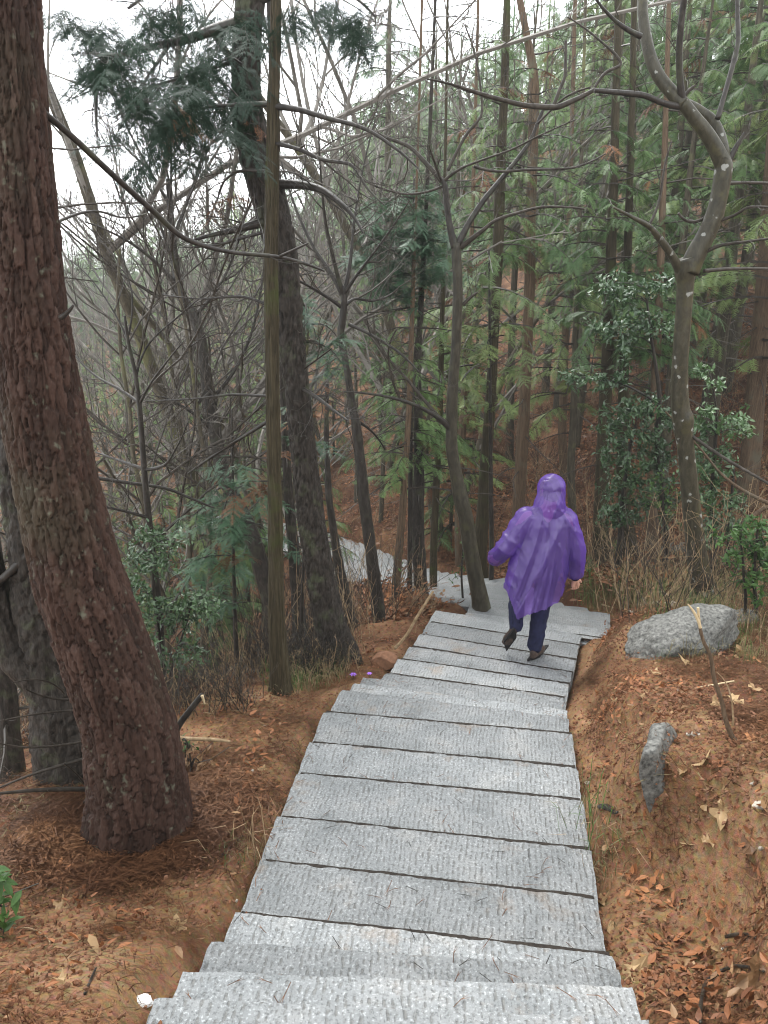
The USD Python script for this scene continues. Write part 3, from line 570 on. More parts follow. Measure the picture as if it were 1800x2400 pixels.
# --- forked bare tree left of the walker
fork = tree('bare_tree', 'slender bare forked tree with arching twigs, directly left of the purple raincoat', 'bare tree')
P, R = add_limb(fork, 'trunk', [(1128, 1440, 42), (1112, 1340, 36), (1100, 1270, 35), (1092, 1215, 35), (1084, 1185, 37), (1072, 1130, 30), (1058, 1030, 28), (1060, 935, 26), (1069, 800, 23), (1073, 705, 23), (1069, 590, 23), (1068, 570, 23)], 8.7, 'grey_bark', sides=24, n=110, sink=0.8, seed=20, knobs=0.06)
Yf = 8.7; tw = MB()
frk = [([(1066, 580, 20), (1055, 535, 16), (1047, 480, 14), (1041, 430, 13), (1034, 420, 9)], 0), ([(1070, 580, 19), (1095, 530, 15), (1130, 475, 13), (1170, 425, 12), (1215, 370, 11), (1245, 325, 9), (1265, 275, 8), (1282, 235, 5)], 0.3),
       ([(1080, 580, 13), (1125, 545, 10), (1165, 515, 8), (1210, 500, 7), (1280, 485, 6), (1370, 490, 4)], -0.5), ([(1036, 425, 13), (1000, 385, 11), (960, 345, 9), (900, 320, 7), (840, 290, 4)], 0.5), ([(1034, 425, 7), (1020, 385, 6), (1005, 340, 3)], -0.3),
       ([(1040, 425, 8), (1080, 395, 6), (1130, 375, 5), (1200, 350, 5), (1260, 320, 4), (1350, 280, 3)], -0.4), ([(1050, 400, 8), (1090, 320, 7), (1130, 260, 6), (1120, 160, 5), (1090, 60, 3)], 0.4), ([(1110, 390, 7), (1170, 402, 6), (1240, 398, 6), (1330, 395, 5), (1420, 360, 3)], 0.3),
       ([(1058, 1008, 18), (1035, 985, 14), (1005, 965, 11), (940, 938, 8), (880, 925, 6), (805, 918, 4)], -0.6), ([(1040, 990, 11), (1000, 945, 8), (955, 890, 7), (905, 835, 6), (865, 785, 3)], 0.4), ([(940, 938, 7), (920, 890, 6), (910, 830, 5), (930, 770, 4)], -0.3), ([(1085, 715, 10), (1105, 695, 7), (1120, 685, 4)], 0),
       ([(1040, 435, 6), (960, 455, 5), (890, 440, 4), (820, 400, 3)], 0.4), ([(1260, 290, 6), (1290, 260, 5), (1330, 225, 5), (1385, 205, 4)], -0.2)]
for pts, dy in frk:
    P, R = add_limb(fork, 'branch', pts, Yf, 'dark_bark' if pts[0][2] > 15 else 'twig_bark', sides=8, n=26, dY=dy, seed=pts[-1][0])
    sprout(tw, P, R, 9, 0.6, rg, 3 if pts[-1][1] < 520 else 2, curl=0.2, minr=0.002, lift=0.12, span=(0.25, 1))
obj('twigs', tw.mesh(), 'twig_bark', fork, kind='stuff')

# --- the big twisting tree on the right bank
twist = tree('bare_tree', 'bare twisting tree with lichen spots on its trunk, standing behind the grey boulder', 'bare tree')
P, R = add_limb(twist, 'trunk', [(1648, 1405, 62), (1640, 1340, 50), (1632, 1290, 45), (1618, 1160, 41), (1606, 1040, 39), (1602, 1010, 42), (1601, 985, 48), (1596, 960, 41), (1593, 880, 37), (1600, 760, 36), (1606, 665, 39), (1607, 630, 52), (1604, 605, 50)], None, 'smooth_bark', sides=40, n=200, sink=0.5, seed=23, knobs=0.05)
Yt = P[20, 1]; tw = MB()
tws = [([(1610, 640, 52), (1632, 590, 46), (1655, 550, 43), (1676, 500, 41), (1690, 440, 39), (1697, 395, 40), (1684, 360, 36), (1655, 310, 33), (1625, 272, 30), (1600, 240, 30)], 0.0), ([(1692, 380, 40), (1688, 330, 30), (1672, 285, 24), (1640, 262, 26), (1604, 240, 20)], 0.25),
       ([(1602, 245, 30), (1570, 212, 29), (1542, 175, 28), (1522, 125, 27), (1512, 75, 25), (1506, 20, 24), (1506, -60, 22)], 0.4), ([(1600, 240, 18), (1594, 190, 16), (1592, 110, 15), (1597, 50, 15), (1606, -20, 15), (1612, -90, 13)], -0.3),
       ([(1594, 250, 16), (1560, 243, 14), (1500, 222, 13), (1440, 216, 12), (1394, 212, 10)], -0.3), ([(1396, 208, 9), (1345, 235, 12), (1295, 252, 13), (1240, 248, 12), (1180, 235, 11), (1120, 218, 9), (1060, 198, 6), (1000, 185, 4)], -0.3),
       ([(1682, 278, 13), (1700, 215, 11), (1718, 150, 11), (1730, 90, 11), (1728, 0, 10), (1730, -60, 9)], 0.4), ([(1704, 385, 17), (1722, 350, 12), (1738, 322, 7), (1745, 310, 4)], 0.0), ([(1596, 638, 26), (1572, 595, 18), (1545, 558, 16), (1520, 530, 13), (1480, 508, 9), (1438, 486, 5)], -0.5),
       ([(1520, 530, 7), (1545, 470, 6), (1560, 380, 5), (1575, 330, 3)], 0.3), ([(1395, 205, 6), (1420, 170, 7), (1455, 150, 7), (1400, 90, 5), (1330, 40, 3)], 0.2), ([(1502, 85, 14), (1450, 55, 10), (1410, 15, 7), (1385, -20, 5)], -0.2), ([(1640, 600, 10), (1690, 575, 8), (1760, 565, 6), (1830, 555, 5)], -0.4), ([(1650, 635, 9), (1720, 630, 8), (1830, 632, 6)], 0.5), ([(1700, 430, 8), (1760, 428, 7), (1830, 430, 6)], 0.4), ([(1590, 500, 6), (1620, 520, 7), (1660, 505, 8)], 0.1),
       ([(1680, 520, 8), (1720, 505, 7), (1760, 485, 6), (1830, 490, 5)], -0.5), ([(1606, 1010, 8), (1640, 1035, 8), (1700, 1075, 8), (1760, 1110, 7), (1830, 1150, 6)], -0.6), ([(1295, 252, 8), (1310, 215, 9), (1325, 170, 8), (1326, 95, 7)], 0.2), ([(1600, 235, 9), (1612, 215, 8), (1630, 200, 4)], 0)]
for pts, dy in tws:
    P, R = add_limb(twist, 'branch', pts, Yt, 'smooth_bark' if pts[0][2] > 20 else ('dark_bark' if pts[0][2] > 11 else 'twig_bark'), sides=20 if pts[0][2] > 20 else 8, n=50, dY=dy, seed=abs(int(pts[-1][0])))
    if pts[0][2] < 30: sprout(tw, P, R, 8, 0.5, rg, 2, curl=0.2, minr=0.002, lift=0.1, span=(0.3, 1))
obj('twigs', tw.mesh(), 'twig_bark', twist, kind='stuff')

# --- other trunks one can tell apart (base first); crowns follow further down
TR = [('cedar_tree', 'straight grey-brown cedar with a twin top, rising behind the purple raincoat', 'cedar_bark_brown', [(1208, 1340, 34), (1215, 1200, 30), (1224, 1040, 28), (1232, 890, 26), (1240, 700, 25), (1243, 540, 25), (1248, 380, 24), (1252, 200, 23), (1236, 90, 17), (1216, -20, 15), (1200, -200, 12)], 13.0),
      ('cedar_tree', 'pale yellowish straight cedar left of the twin-topped one', 'cedar_bark', [(1122, 1330, 36), (1132, 1200, 30), (1142, 1040, 27), (1152, 900, 25), (1162, 700, 23), (1168, 560, 26), (1173, 400, 24), (1180, 250, 20), (1188, 0, 16)], 12.0),
      ('cedar_tree', 'thick red-brown cedar trunk at the right edge of the picture', 'cedar_bark_brown', [(1745, 1190, 52), (1757, 1100, 46), (1768, 960, 43), (1780, 800, 40), (1794, 640, 38), (1812, 440, 46), (1830, 200, 42)], None),
      ('cedar_tree', 'mossy cedar trunk in the undergrowth just right of the purple raincoat', 'cedar_bark', [(1407, 1325, 42), (1408, 1240, 36), (1412, 1120, 33), (1416, 1000, 30), (1424, 820, 27), (1432, 600, 24), (1440, 350, 20)], None),
      ('cedar_tree', 'thin grey trunk behind the glossy shrub, right of the mossy cedar trunk', 'cedar_bark', [(1474, 1290, 34), (1466, 1200, 28), (1458, 1090, 26), (1460, 950, 24), (1466, 760, 22), (1474, 500, 18)], 12.8),
      ('cedar_tree', 'dark brown trunk close left of the lichen-spotted tree foot', 'cedar_bark_brown', [(1528, 1275, 30), (1527, 1180, 25), (1530, 1060, 23), (1536, 900, 21), (1545, 700, 18), (1556, 400, 14)], 12.2),
      ('leaning_tree', 'dark leaning tree in the valley left of the mossy cedar', 'dark_bark', [(640, 1440, 44), (612, 1330, 40), (585, 1240, 36), (545, 1160, 34), (520, 1100, 33), (505, 1020, 31), (490, 940, 29), (476, 830, 27), (455, 740, 24), (420, 680, 20), (405, 560, 16), (395, 420, 12)], 9.6),
      ('bare_tree', 'slender dark sapling with level side branches, right of the big leaning pine', 'dark_bark', [(386, 1690, 27), (378, 1560, 23), (368, 1400, 20), (352, 1250, 17), (342, 1150, 15), (332, 1020, 13), (326, 945, 12), (318, 880, 10), (300, 800, 8), (292, 740, 6)], 6.4),
      ('bare_tree', 'dark crooked tree with a flaring broom of twigs, right of the bent pine', 'dark_bark', [(893, 1520, 36), (885, 1420, 31), (872, 1310, 29), (856, 1190, 27), (845, 1090, 25), (834, 990, 22), (826, 950, 18), (812, 860, 15), (800, 790, 17), (806, 700, 15), (802, 670, 12)], 8.6),
      ('cedar_tree', 'thin reddish trunk, left one of a close pair before the pale stone path', 'cedar_bark_brown', [(922, 1480, 22), (930, 1350, 20), (943, 1200, 17), (951, 1080, 15), (958, 970, 14), (964, 800, 12), (969, 650, 9), (975, 480, 6)], 10.0),
      ('cedar_tree', 'dark trunk, right one of a close pair before the pale stone path', 'grey_pine_bark', [(990, 1440, 36), (983, 1320, 31), (980, 1195, 28), (982, 1080, 25), (980, 960, 22), (977, 870, 18), (985, 740, 14), (995, 560, 10)], 10.4),
      ('pine_tree', 'dark slim pine close left of the bent pine foot', 'grey_pine_bark', [(712, 1570, 40), (700, 1450, 33), (692, 1330, 28), (680, 1200, 24), (672, 1080, 20), (664, 900, 16), (655, 700, 12)], 7.6),
      ('pine_tree', 'thin curved dark trunk close right of the bent pine foot', 'dark_bark', [(838, 1530, 34), (820, 1440, 27), (798, 1345, 24), (782, 1240, 18), (770, 1150, 15), (766, 1050, 12), (768, 900, 8)], 8.2),
      ('cedar_tree', 'dark trunk at the far left edge below the forked pine limb', 'grey_pine_bark', [(48, 1965, 66), (32, 1820, 56), (20, 1700, 52), (8, 1560, 44), (-8, 1380, 38), (-30, 1100, 30)], 4.9),
      ('cedar_tree', 'thin mossy trunk between the close pair and the forked bare tree', 'cedar_bark', [(1016, 1440, 20), (1016, 1300, 18), (1022, 1150, 17), (1030, 980, 15), (1036, 760, 12), (1040, 560, 8)], 11.5),
      ('cedar_tree', 'brown trunk partly hidden behind the forked bare tree', 'cedar_bark_brown', [(1080, 1390, 24), (1076, 1250, 22), (1078, 1100, 20), (1090, 900, 17), (1100, 700, 13), (1110, 400, 9)], 14.0),
      ('cedar_tree', 'far reddish trunk right of the twin-topped cedar', 'cedar_bark_brown', [(1322, 1130, 22), (1318, 1020, 20), (1322, 880, 18), (1328, 700, 15), (1336, 450, 12)], None),
      ('cedar_tree', 'far grey trunk above the walker, left of the glossy shrub', 'far_bark', [(1340, 1230, 20), (1338, 1100, 18), (1345, 950, 16), (1350, 760, 13), (1358, 520, 10)], None)]
named = []
for name, label, bk, pts, Y in TR:
    t = tree(name, label, name.replace('_', ' '))
    if pts[-1][1] > -100 and 'dark_bark' not in bk: a_, b_ = pts[-2], pts[-1]; pts = pts + [(b_[0] + (b_[0] - a_[0]) / (a_[1] - b_[1]) * (b_[1] + 120) * .8, -120, max(6, b_[2] * .7))]
    w0 = pts[0][2]
    P, R = add_limb(t, 'trunk', pts, Y, bk, sides=28 if w0 > 40 else 14, n=70, sink=0.9, seed=int(pts[0][0]), knobs=0.05, bark_=((0.05, 0.5, 0.006) if 'cedar' in bk else (0.07, 0.14, 0.01)) if w0 > 30 else None)
    named.append((t, P, R, pts, bk))
NT = {l: n for (_, l, *_r), n in zip(TR, named)}
def T_(start): return next(n for (_, l, *_r), n in zip(TR, named) if l.startswith(start))
# dead side branches on the conifer trunks
for t, P, R, pts, bk in named:
    if bk in ('dark_bark',): continue
    mb = MB(); k = 0
    for q in range(16):
        z = rg.uniform(0.25, 0.95); i = int(z * (len(P) - 1)); a = rg.uniform(0, 2*math.pi)
        L = rg.uniform(0.4, 1.5)
        Q, _ = wander(P[i], [math.cos(a), math.sin(a), rg.uniform(-0.2, 0.25)], L, 7, rg, 0.09, -0.04)
        rr = np.linspace(min(0.014, R[i]*0.35), 0.003, 8); mb.add(*tube(Q, rr, 4)); sprout(mb, Q, rr, int(L * 8), 0.32, rg, 1, lift=-0.03, minr=0.002)
    obj('dead_branches', mb.mesh(), 'twig_bark', t, kind='stuff')
# bare crowns
def bare_crown(t, limbs, Y, m='dark_bark', n=10, L=0.7, lv=3, seed=1, minr=0.0022):
    r = np.random.default_rng(seed); tw = MB()
    for pts, dy in limbs:
        P, R = add_limb(t, 'branch', pts, Y, m, sides=7, n=24, dY=dy, seed=abs(int(pts[-1][0])))
        sprout(tw, P, R, n, L, r, lv, curl=0.17, minr=minr, lift=0.1, span=(0.2, 1), ratio=0.5)
    obj('twigs', tw.mesh(), 'twig_bark', t, kind='stuff')
n_ = T_('slender dark sapling')
bare_crown(n_[0], [([(326, 945, 9), (285, 915, 7), (230, 885, 6), (175, 832, 4)], 0.5), ([(328, 945, 8), (352, 900, 6), (385, 855, 5), (430, 800, 3)], -0.4), ([(340, 1100, 9), (295, 1085, 7), (225, 1060, 4)], 0.4), ([(340, 1100, 9), (385, 1090, 7), (410, 1055, 5), (440, 990, 3)], -0.4), ([(352, 1215, 9), (300, 1200, 7), (230, 1185, 5)], -0.3),
                   ([(215, 1118, 10), (290, 1130, 9), (390, 1145, 8), (440, 1165, 7), (500, 1190, 4)], 0.3), ([(318, 890, 7), (340, 820, 5), (420, 740, 4), (520, 660, 2)], 0.4), ([(300, 800, 6), (260, 720, 4), (200, 640, 3), (150, 600, 2)], 0.4), ([(300, 790, 5), (310, 700, 4), (290, 600, 3), (300, 480, 2)], 0.2)], 6.4, n=9, L=0.65, lv=3, seed=3)
n_ = T_('dark crooked tree')
bare_crown(n_[0], [([(802, 690, 14), (775, 640, 10), (735, 580, 8), (690, 480, 6), (660, 380, 4)], 0.5), ([(804, 690, 13), (780, 600, 9), (760, 500, 7), (750, 380, 5), (745, 280, 3)], -0.4), ([(806, 690, 12), (820, 620, 9), (830, 520, 6), (850, 400, 4), (880, 280, 3)], 0.4), ([(800, 720, 10), (740, 680, 7), (690, 655, 6), (620, 640, 4)], -0.5), ([(810, 715, 10), (835, 700, 7), (870, 705, 6), (930, 680, 4)], 0.5), ([(806, 690, 10), (840, 640, 7), (900, 560, 5), (960, 470, 3)], -0.5), ([(834, 985, 9), (870, 1010, 6), (900, 1050, 4)], 0.3),
                   ([(818, 760, 9), (880, 790, 7), (940, 830, 6), (980, 870, 4)], -0.4)], 8.6, n=11, L=0.95, lv=3, seed=4)
n_ = T_('dark leaning tree')
bare_crown(n_[0], [([(470, 800, 14), (430, 700, 9), (400, 600, 7), (360, 480, 4)], 0.5), ([(420, 680, 12), (360, 610, 9), (290, 560, 6), (200, 520, 4)], -0.5), ([(405, 560, 10), (440, 470, 7), (470, 380, 5), (490, 280, 3)], 0.5), ([(490, 940, 10), (560, 850, 8), (600, 740, 6), (620, 600, 4)], 0.5), ([(455, 740, 10), (520, 660, 7), (560, 560, 5), (590, 420, 3)], -0.5), ([(398, 480, 9), (340, 380, 6), (290, 280, 4), (260, 200, 3)], 0.2), ([(505, 1020, 10), (440, 960, 7), (380, 930, 5)], -0.3)], 9.6, n=13, L=1.1, lv=3, seed=5)
# ------------------------------------------------------------------ forest: conifers, bare trees and saplings as individual things
def conifer(seed, H, crown0, blen, tpl, step, fs, r0, dead=True, browns=0.06, gap=0.15):
    r = np.random.default_rng(seed)
    zz = np.linspace(0, H, 22); bend = np.stack([0.12 * np.sin(zz * 0.35 + seed), 0.12 * np.cos(zz * 0.28 + seed * 2), zz], -1); bend -= [bend[0, 0], bend[0, 1], 0]
    bend = np.vstack([[0, 0, -1.5], bend]); rr = np.r_[r0 * 1.1, r0 * (1 - zz / H) ** 0.8 + 0.01]
    trunk = tube(bend, rr, 9)
    br, dd = MB(), MB(); X, T, S, X2, T2, S2 = [], [], [], [], [], []
    z = crown0 * H
    while z < H - 0.2:
        frac = (z - crown0 * H) / (H - crown0 * H)
        for _ in range(r.integers(2, 5)):
            if r.random() < gap: continue
            a = r.uniform(0, 2*math.pi); L = blen * (1 - frac) ** 0.75 * r.uniform(0.55, 1.1) * (0.65 + 0.35 * min(1, frac * 6)) + 0.25
            p = np.array([np.interp(z, bend[:, 2], bend[:, 0]), np.interp(z, bend[:, 2], bend[:, 1]), z])
            t = np.linspace(0, 1, 6); out = np.array([math.cos(a), math.sin(a), 0])
            Q = p + np.outer(t * L, out) + np.outer(L * (0.18 * t - 0.42 * t * t) + 0.0, [0, 0, 1.0]) + np.outer(t, r.normal(0, 0.06 * L, 3))
            br.add(*tube(Q, np.linspace(0.022 * (1 - frac) + 0.008, 0.004, 6), 3))
            D = unit(np.gradient(Q, axis=0)); n = max(3, int(L / step)); brown = r.random() < browns * (2.5 if frac < 0.25 else 1)
            for k in range(n):
                u = 0.22 + 0.78 * (k + r.random() * 0.5) / n; i = min(5, u * 5); q = np.array([np.interp(i, range(6), Q[:, c]) for c in range(3)]); d = D[int(i)]
                for s in ((-1, 1) if k < n - 1 else (0.1,)):
                    side = np.cross(d, [0, 0, 1.0]) * s
                    x = d * r.uniform(0.35, 0.8) + side * r.uniform(0.5, 1.0) + np.array([0, 0, -r.uniform(0.15, 0.75)])
                    (X2 if brown else X).append(x); (T2 if brown else T).append(q); (S2 if brown else S).append(fs * r.uniform(0.6, 1.25) * (0.55 + 0.45 * (1 - frac)))
        z += r.uniform(0.2, 0.42) * (1 if H > 6 else 0.6)
    if dead:
        z = 0.8
        while z < crown0 * H + 1.0:
            a = r.uniform(0, 2*math.pi); L = r.uniform(0.5, 2.0)
            Q, _ = wander([0, 0, z], [math.cos(a), math.sin(a), r.uniform(-0.15, 0.2)], L, 6, r, 0.08, -0.05)
            q2 = np.linspace(0.016, 0.004, 7); dd.add(*tube(Q, q2, 3)); sprout(dd, Q, q2, int(L * 6), 0.45, r, 1, lift=-0.05, minr=0.003, nseg=3)
            z += r.uniform(0.12, 0.4)
    def fol(X, T, S):
        return stamp(tpl, frames(np.array(X), np.array([0, 0, 1.0]) + r.normal(0, 0.3, (len(X), 3)), S), np.array(T))
    return trunk, br.mesh(), fol(X, T, S), fol(X2, T2, S2) if X2 else None, None if dd.empty() else dd.mesh()
def make_conifer(name, label, cat, group, leafm, *a, loc=(0, 0, 0), rz=0, sc=1, **k):
    t = thing(name, label, cat, loc, rz, sc, group=group)
    trunk, br, fo, br2, dd = conifer(*a, **k)
    obj('trunk', trimesh.Trimesh(*trunk, process=False), 'far_bark', t, smooth=True); obj('branches', br, 'twig_bark', t, kind='stuff')
    obj('crown', trimesh.Trimesh(*fo, process=False), leafm, t, kind='stuff')
    if br2 is not None: obj('dead_crown', trimesh.Trimesh(*br2, process=False), 'dead_needles', t, kind='stuff')
    if dd is not None: obj('dead_branches', dd, 'bare_twigs', t, kind='stuff')
    return t
def make_bare(name, label, cat, group, seed, H, limbs, lv, L, loc=(0, 0, 0), rz=0, sc=1, r0=0.09, minr=0.0045, n=7, twig='bare_twigs'):
    r = np.random.default_rng(seed); t = thing(name, label, cat, loc, rz, sc, group=group)
    P, D = wander([0, 0, -1.0], [r.normal(0, 0.08), r.normal(0, 0.08), 1], H * 0.75 + 1, 12, r, 0.06, 0.02); R = np.linspace(r0, r0 * 0.3, 13)
    obj('trunk', trimesh.Trimesh(*tube(P, R, 8), process=False), 'far_bark', t, smooth=True)
    mb = MB()
    for k in range(limbs):
        i = int(r.uniform(0.32, 1.0) * 12); a = r.uniform(0, 2*math.pi); up = r.uniform(0.5, 1.5)
        Q, _ = wander(P[i], [math.cos(a), math.sin(a), up], H * r.uniform(0.28, 0.55), 8, r, 0.10, 0.05); rr = np.linspace(R[i] * 0.6, 0.007, 9)
        mb.add(*tube(Q, rr, 5)); sprout(mb, Q, rr, n, L, r, lv, lift=0.1, curl=0.14, minr=minr, ang=(18, 50), nseg=4, ratio=0.5)
    obj('crown', mb.mesh(), twig, t, kind='stuff'); return t

rng = np.random.default_rng(77)
taken = [P[2][:2] for _, P, *_r in named]
def px_of(x, y, z): return project(np.array([x, y, z]))
def scatter(n, ylo, yhi, pxlo, pxhi, mind, ok=lambda px, py, x, y: True, pw=1.0):
    """ground spots between two distances, seen between two picture columns, not closer than mind to one another, off the path"""
    out, tries = [], 0
    while len(out) < n and tries < 20000:
        tries += 1
        Y = ylo + (yhi - ylo) * rng.random() ** pw; x = rng.uniform(-0.62, 0.62) * (Y * CP + 6 * SP) * 1.05
        z = float(ground_z(x, Y)); px, py = px_of(x, Y, z)
        if not pxlo <= px <= pxhi or not ok(px, py, x, Y): continue
        t, zs, xl, xr = path_at(x, Y)
        if Y < 22 and xl - 0.7 < x < xr + 0.7: continue
        if any(math.hypot(x - a[0], Y - a[1]) < mind for a in taken): continue
        taken.append((x, Y)); out.append((x, Y, z))
    return out
conA = make_conifer('cedar_tree', 'tall dark cedar in the stand on the slope beyond the steps', 'cedar tree', 'cedars standing on the slope', 'conifer_needles', 1, 11.5, 0.42, 2.0, FROND_FAR, 0.125, 0.40, 0.14, gap=0.2, loc=(6.5, 22.0, ground_z(6.5, 22.0)))
conB = make_conifer('cedar_tree', 'tall light green drooping cedar in the stand on the slope beyond the steps', 'cedar tree', 'light green cedars standing on the slope', 'conifer_needles_light', 2, 10.5, 0.36, 2.1, FROND_FAR, 0.135, 0.42, 0.12, browns=0.05, gap=0.22, loc=(9.5, 19.5, ground_z(9.5, 19.5)))
conC = make_conifer('cedar_tree', 'slim cedar with a thin crown in the stand on the slope beyond the steps', 'cedar tree', 'slim cedars standing on the slope', 'conifer_needles', 3, 10.5, 0.48, 1.5, FROND_FAR, 0.125, 0.38, 0.10, browns=0.07, gap=0.22, loc=(3.2, 19.0, ground_z(3.2, 19.0)))
kinds = [(conA, 0.4), (conB, 0.35), (conC, 0.25)]
taken += [(6.5, 22), (9.5, 19.5), (3.2, 19)]
STAND = []
def place(kinds, spots, slo, shi, name):
    w = np.array([k[1] for k in kinds]); w = w / w.sum()
    for x, y, z in spots:
        STAND.append(copy_of(kinds[rng.choice(len(kinds), p=w)][0], name, (x, y, z), rng.uniform(0, 360), rng.uniform(slo, shi)))
place(kinds, scatter(16, 16, 30, 900, 1950, 1.9), 0.75, 1.25, 'cedar_tree')
place(kinds, scatter(30, 28, 52, 760, 2000, 2.2), 0.8, 1.35, 'cedar_tree')
place([(conB, 0.75), (conA, 0.25)], scatter(17, 12.5, 26, 1250, 2050, 1.4), 0.8, 1.1, 'cedar_tree')
place([(conB, 0.6), (conC, 0.4)], scatter(14, 17, 30, 430, 900, 2.2), 0.5, 0.8, 'cedar_tree')
place(kinds, scatter(26, 30, 60, 100, 800, 2.6), 0.5, 0.85, 'cedar_tree')
# young conifers lower down
sapA = make_conifer('young_cedar', 'small young cedar among the trunks in the valley', 'young cedar', 'young cedars in the undergrowth', 'conifer_needles_light', 5, 3.4, 0.10, 1.0, FROND_MID, 0.11, 0.34, 0.035, dead=False, browns=0.15, gap=0.15, loc=(1.4, 15.2, ground_z(1.4, 15.2)))
sapB = make_conifer('young_cedar', 'thin young cedar among the trunks in the valley', 'young cedar', 'thin young cedars in the undergrowth', 'conifer_needles', 6, 4.6, 0.22, 0.9, FROND_MID, 0.12, 0.32, 0.04, dead=True, browns=0.3, gap=0.25, loc=(-2.6, 13.2, ground_z(-2.6, 13.2)))
place([(sapA, 0.5), (sapB, 0.5)], scatter(16, 11.5, 24, 250, 1120, 1.0), 0.6, 1.15, 'young_cedar')
place([(sapA, 0.5), (sapB, 0.5)], scatter(5, 16, 26, 1500, 1850, 1.0), 0.6, 1.2, 'young_cedar')
place([(sapA, 0.7), (sapB, 0.3)], scatter(14, 9.5, 26, 60, 620, 1.0), 0.7, 1.3, 'young_cedar')
place([(conB, 1)], scatter(16, 11.5, 34, 60, 700, 1.5), 0.45, 0.8, 'cedar_tree')
# bare broadleaf trees: many on the misty left
bareA = make_bare('bare_tree', 'bare grey tree with a fine fan of twigs in the misty valley', 'bare tree', 'bare trees in the misty valley', 21, 8.0, 11, 3, 1.25, loc=(-4.4, 14.5, ground_z(-4.4, 14.5)))
bareB = make_bare('bare_tree', 'slender bare tree with steep twigs in the misty valley', 'bare tree', 'slender bare trees in the misty valley', 22, 9.5, 10, 3, 1.3, loc=(-6.8, 16.5, ground_z(-6.8, 16.5)), r0=0.075)
bareC = make_bare('bare_tree', 'low spreading bare tree in the misty valley', 'bare tree', 'low bare trees in the misty valley', 23, 6.0, 12, 3, 1.1, loc=(-3.4, 11.5, ground_z(-3.4, 11.5)), r0=0.06)
taken += [(-4.4, 14.5), (-6.8, 16.5), (-3.4, 11.5)]
bk_ = [(bareA, 0.4), (bareB, 0.35), (bareC, 0.25)]
place(bk_, scatter(10, 10, 20, -100, 880, 1.3), 0.7, 1.1, 'bare_tree')
place(bk_, scatter(30, 18, 48, -150, 1000, 1.6), 0.75, 1.25, 'bare_tree')
place(bk_, scatter(5, 20, 40, 1000, 1800, 1.6), 0.6, 1.0, 'bare_tree')
place([(bareA, .5), (bareB, .5)], scatter(12, 11.5, 22, 330, 1150, 1.0), 1.15, 1.7, 'bare_tree')
bareD = make_bare('bare_tree', 'dark bare tree with a dense net of thin twigs on the left brow', 'bare tree', 'dark bare trees on the left brow', 24, 7.5, 11, 3, 1.0, loc=(-2.6, 9.2, ground_z(-2.6, 9.2)), r0=0.05, minr=0.0028, n=9, twig='twig_bark')
place([(bareD, 1)], scatter(3, 7.6, 13, 60, 720, 0.8), 0.8, 1.35, 'bare_tree')

KIND = [('light green cedars', 'light green cedar'), ('slim cedars', 'slim dark cedar'), ('cedars standing', 'tall dark cedar'), ('thin young', 'thin young cedar'), ('young cedars', 'small young cedar'), ('slender bare', 'slender bare tree'), ('low bare', 'low bare tree'), ('dark bare', 'dark bare tree'), ('bare trees', 'fan-twigged bare tree')]
MARKS = [(100, 'big leaning pine'), (350, 'level-branched sapling'), (650, 'mossy cedar'), (750, 'bent pine'), (855, 'crooked tree'), (965, 'close pair of trunks'), (1085, 'forked bare tree'), (1220, 'twin-topped cedar'), (1410, 'mossy trunk'), (1620, 'lichen-spotted tree'), (1765, 'right edge trunk')]
ORD = ['nearest'] + [w + ' nearest' for w in 'second third fourth fifth sixth seventh eighth ninth tenth eleventh twelfth thirteenth fourteenth fifteenth sixteenth seventeenth eighteenth nineteenth twentieth'.split()] + ['far back'] * 60
def label_stand():
    rows = {}
    for p in STAND + [o for o in (conA, conB, conC, sapA, sapB, bareA, bareB, bareC, bareD)]:
        g = p.GetCustomDataByKey('group'); k = next(b for a, b in KIND if g.startswith(a))
        loc = p.GetAttribute('xformOp:translate').Get(); px, _ = project(np.array(loc)); i = sum(px > m for m, _ in MARKS)
        where = 'seen left of the ' + MARKS[0][1] if i == 0 else ('seen right of the ' + MARKS[-1][1] if i == len(MARKS) else f'seen between {MARKS[i-1][1]} and {MARKS[i][1]}')
        rows.setdefault((k, where), []).append((loc[1], p))
    for (k, where), l in rows.items():
        l.sort(key=lambda a: a[0])
        for n, (_, p) in enumerate(l): p.SetCustomDataByKey('label', f'{k} {where}, {ORD[n]} one' if len(l) > 1 else f'{k} {where}')
label_stand()
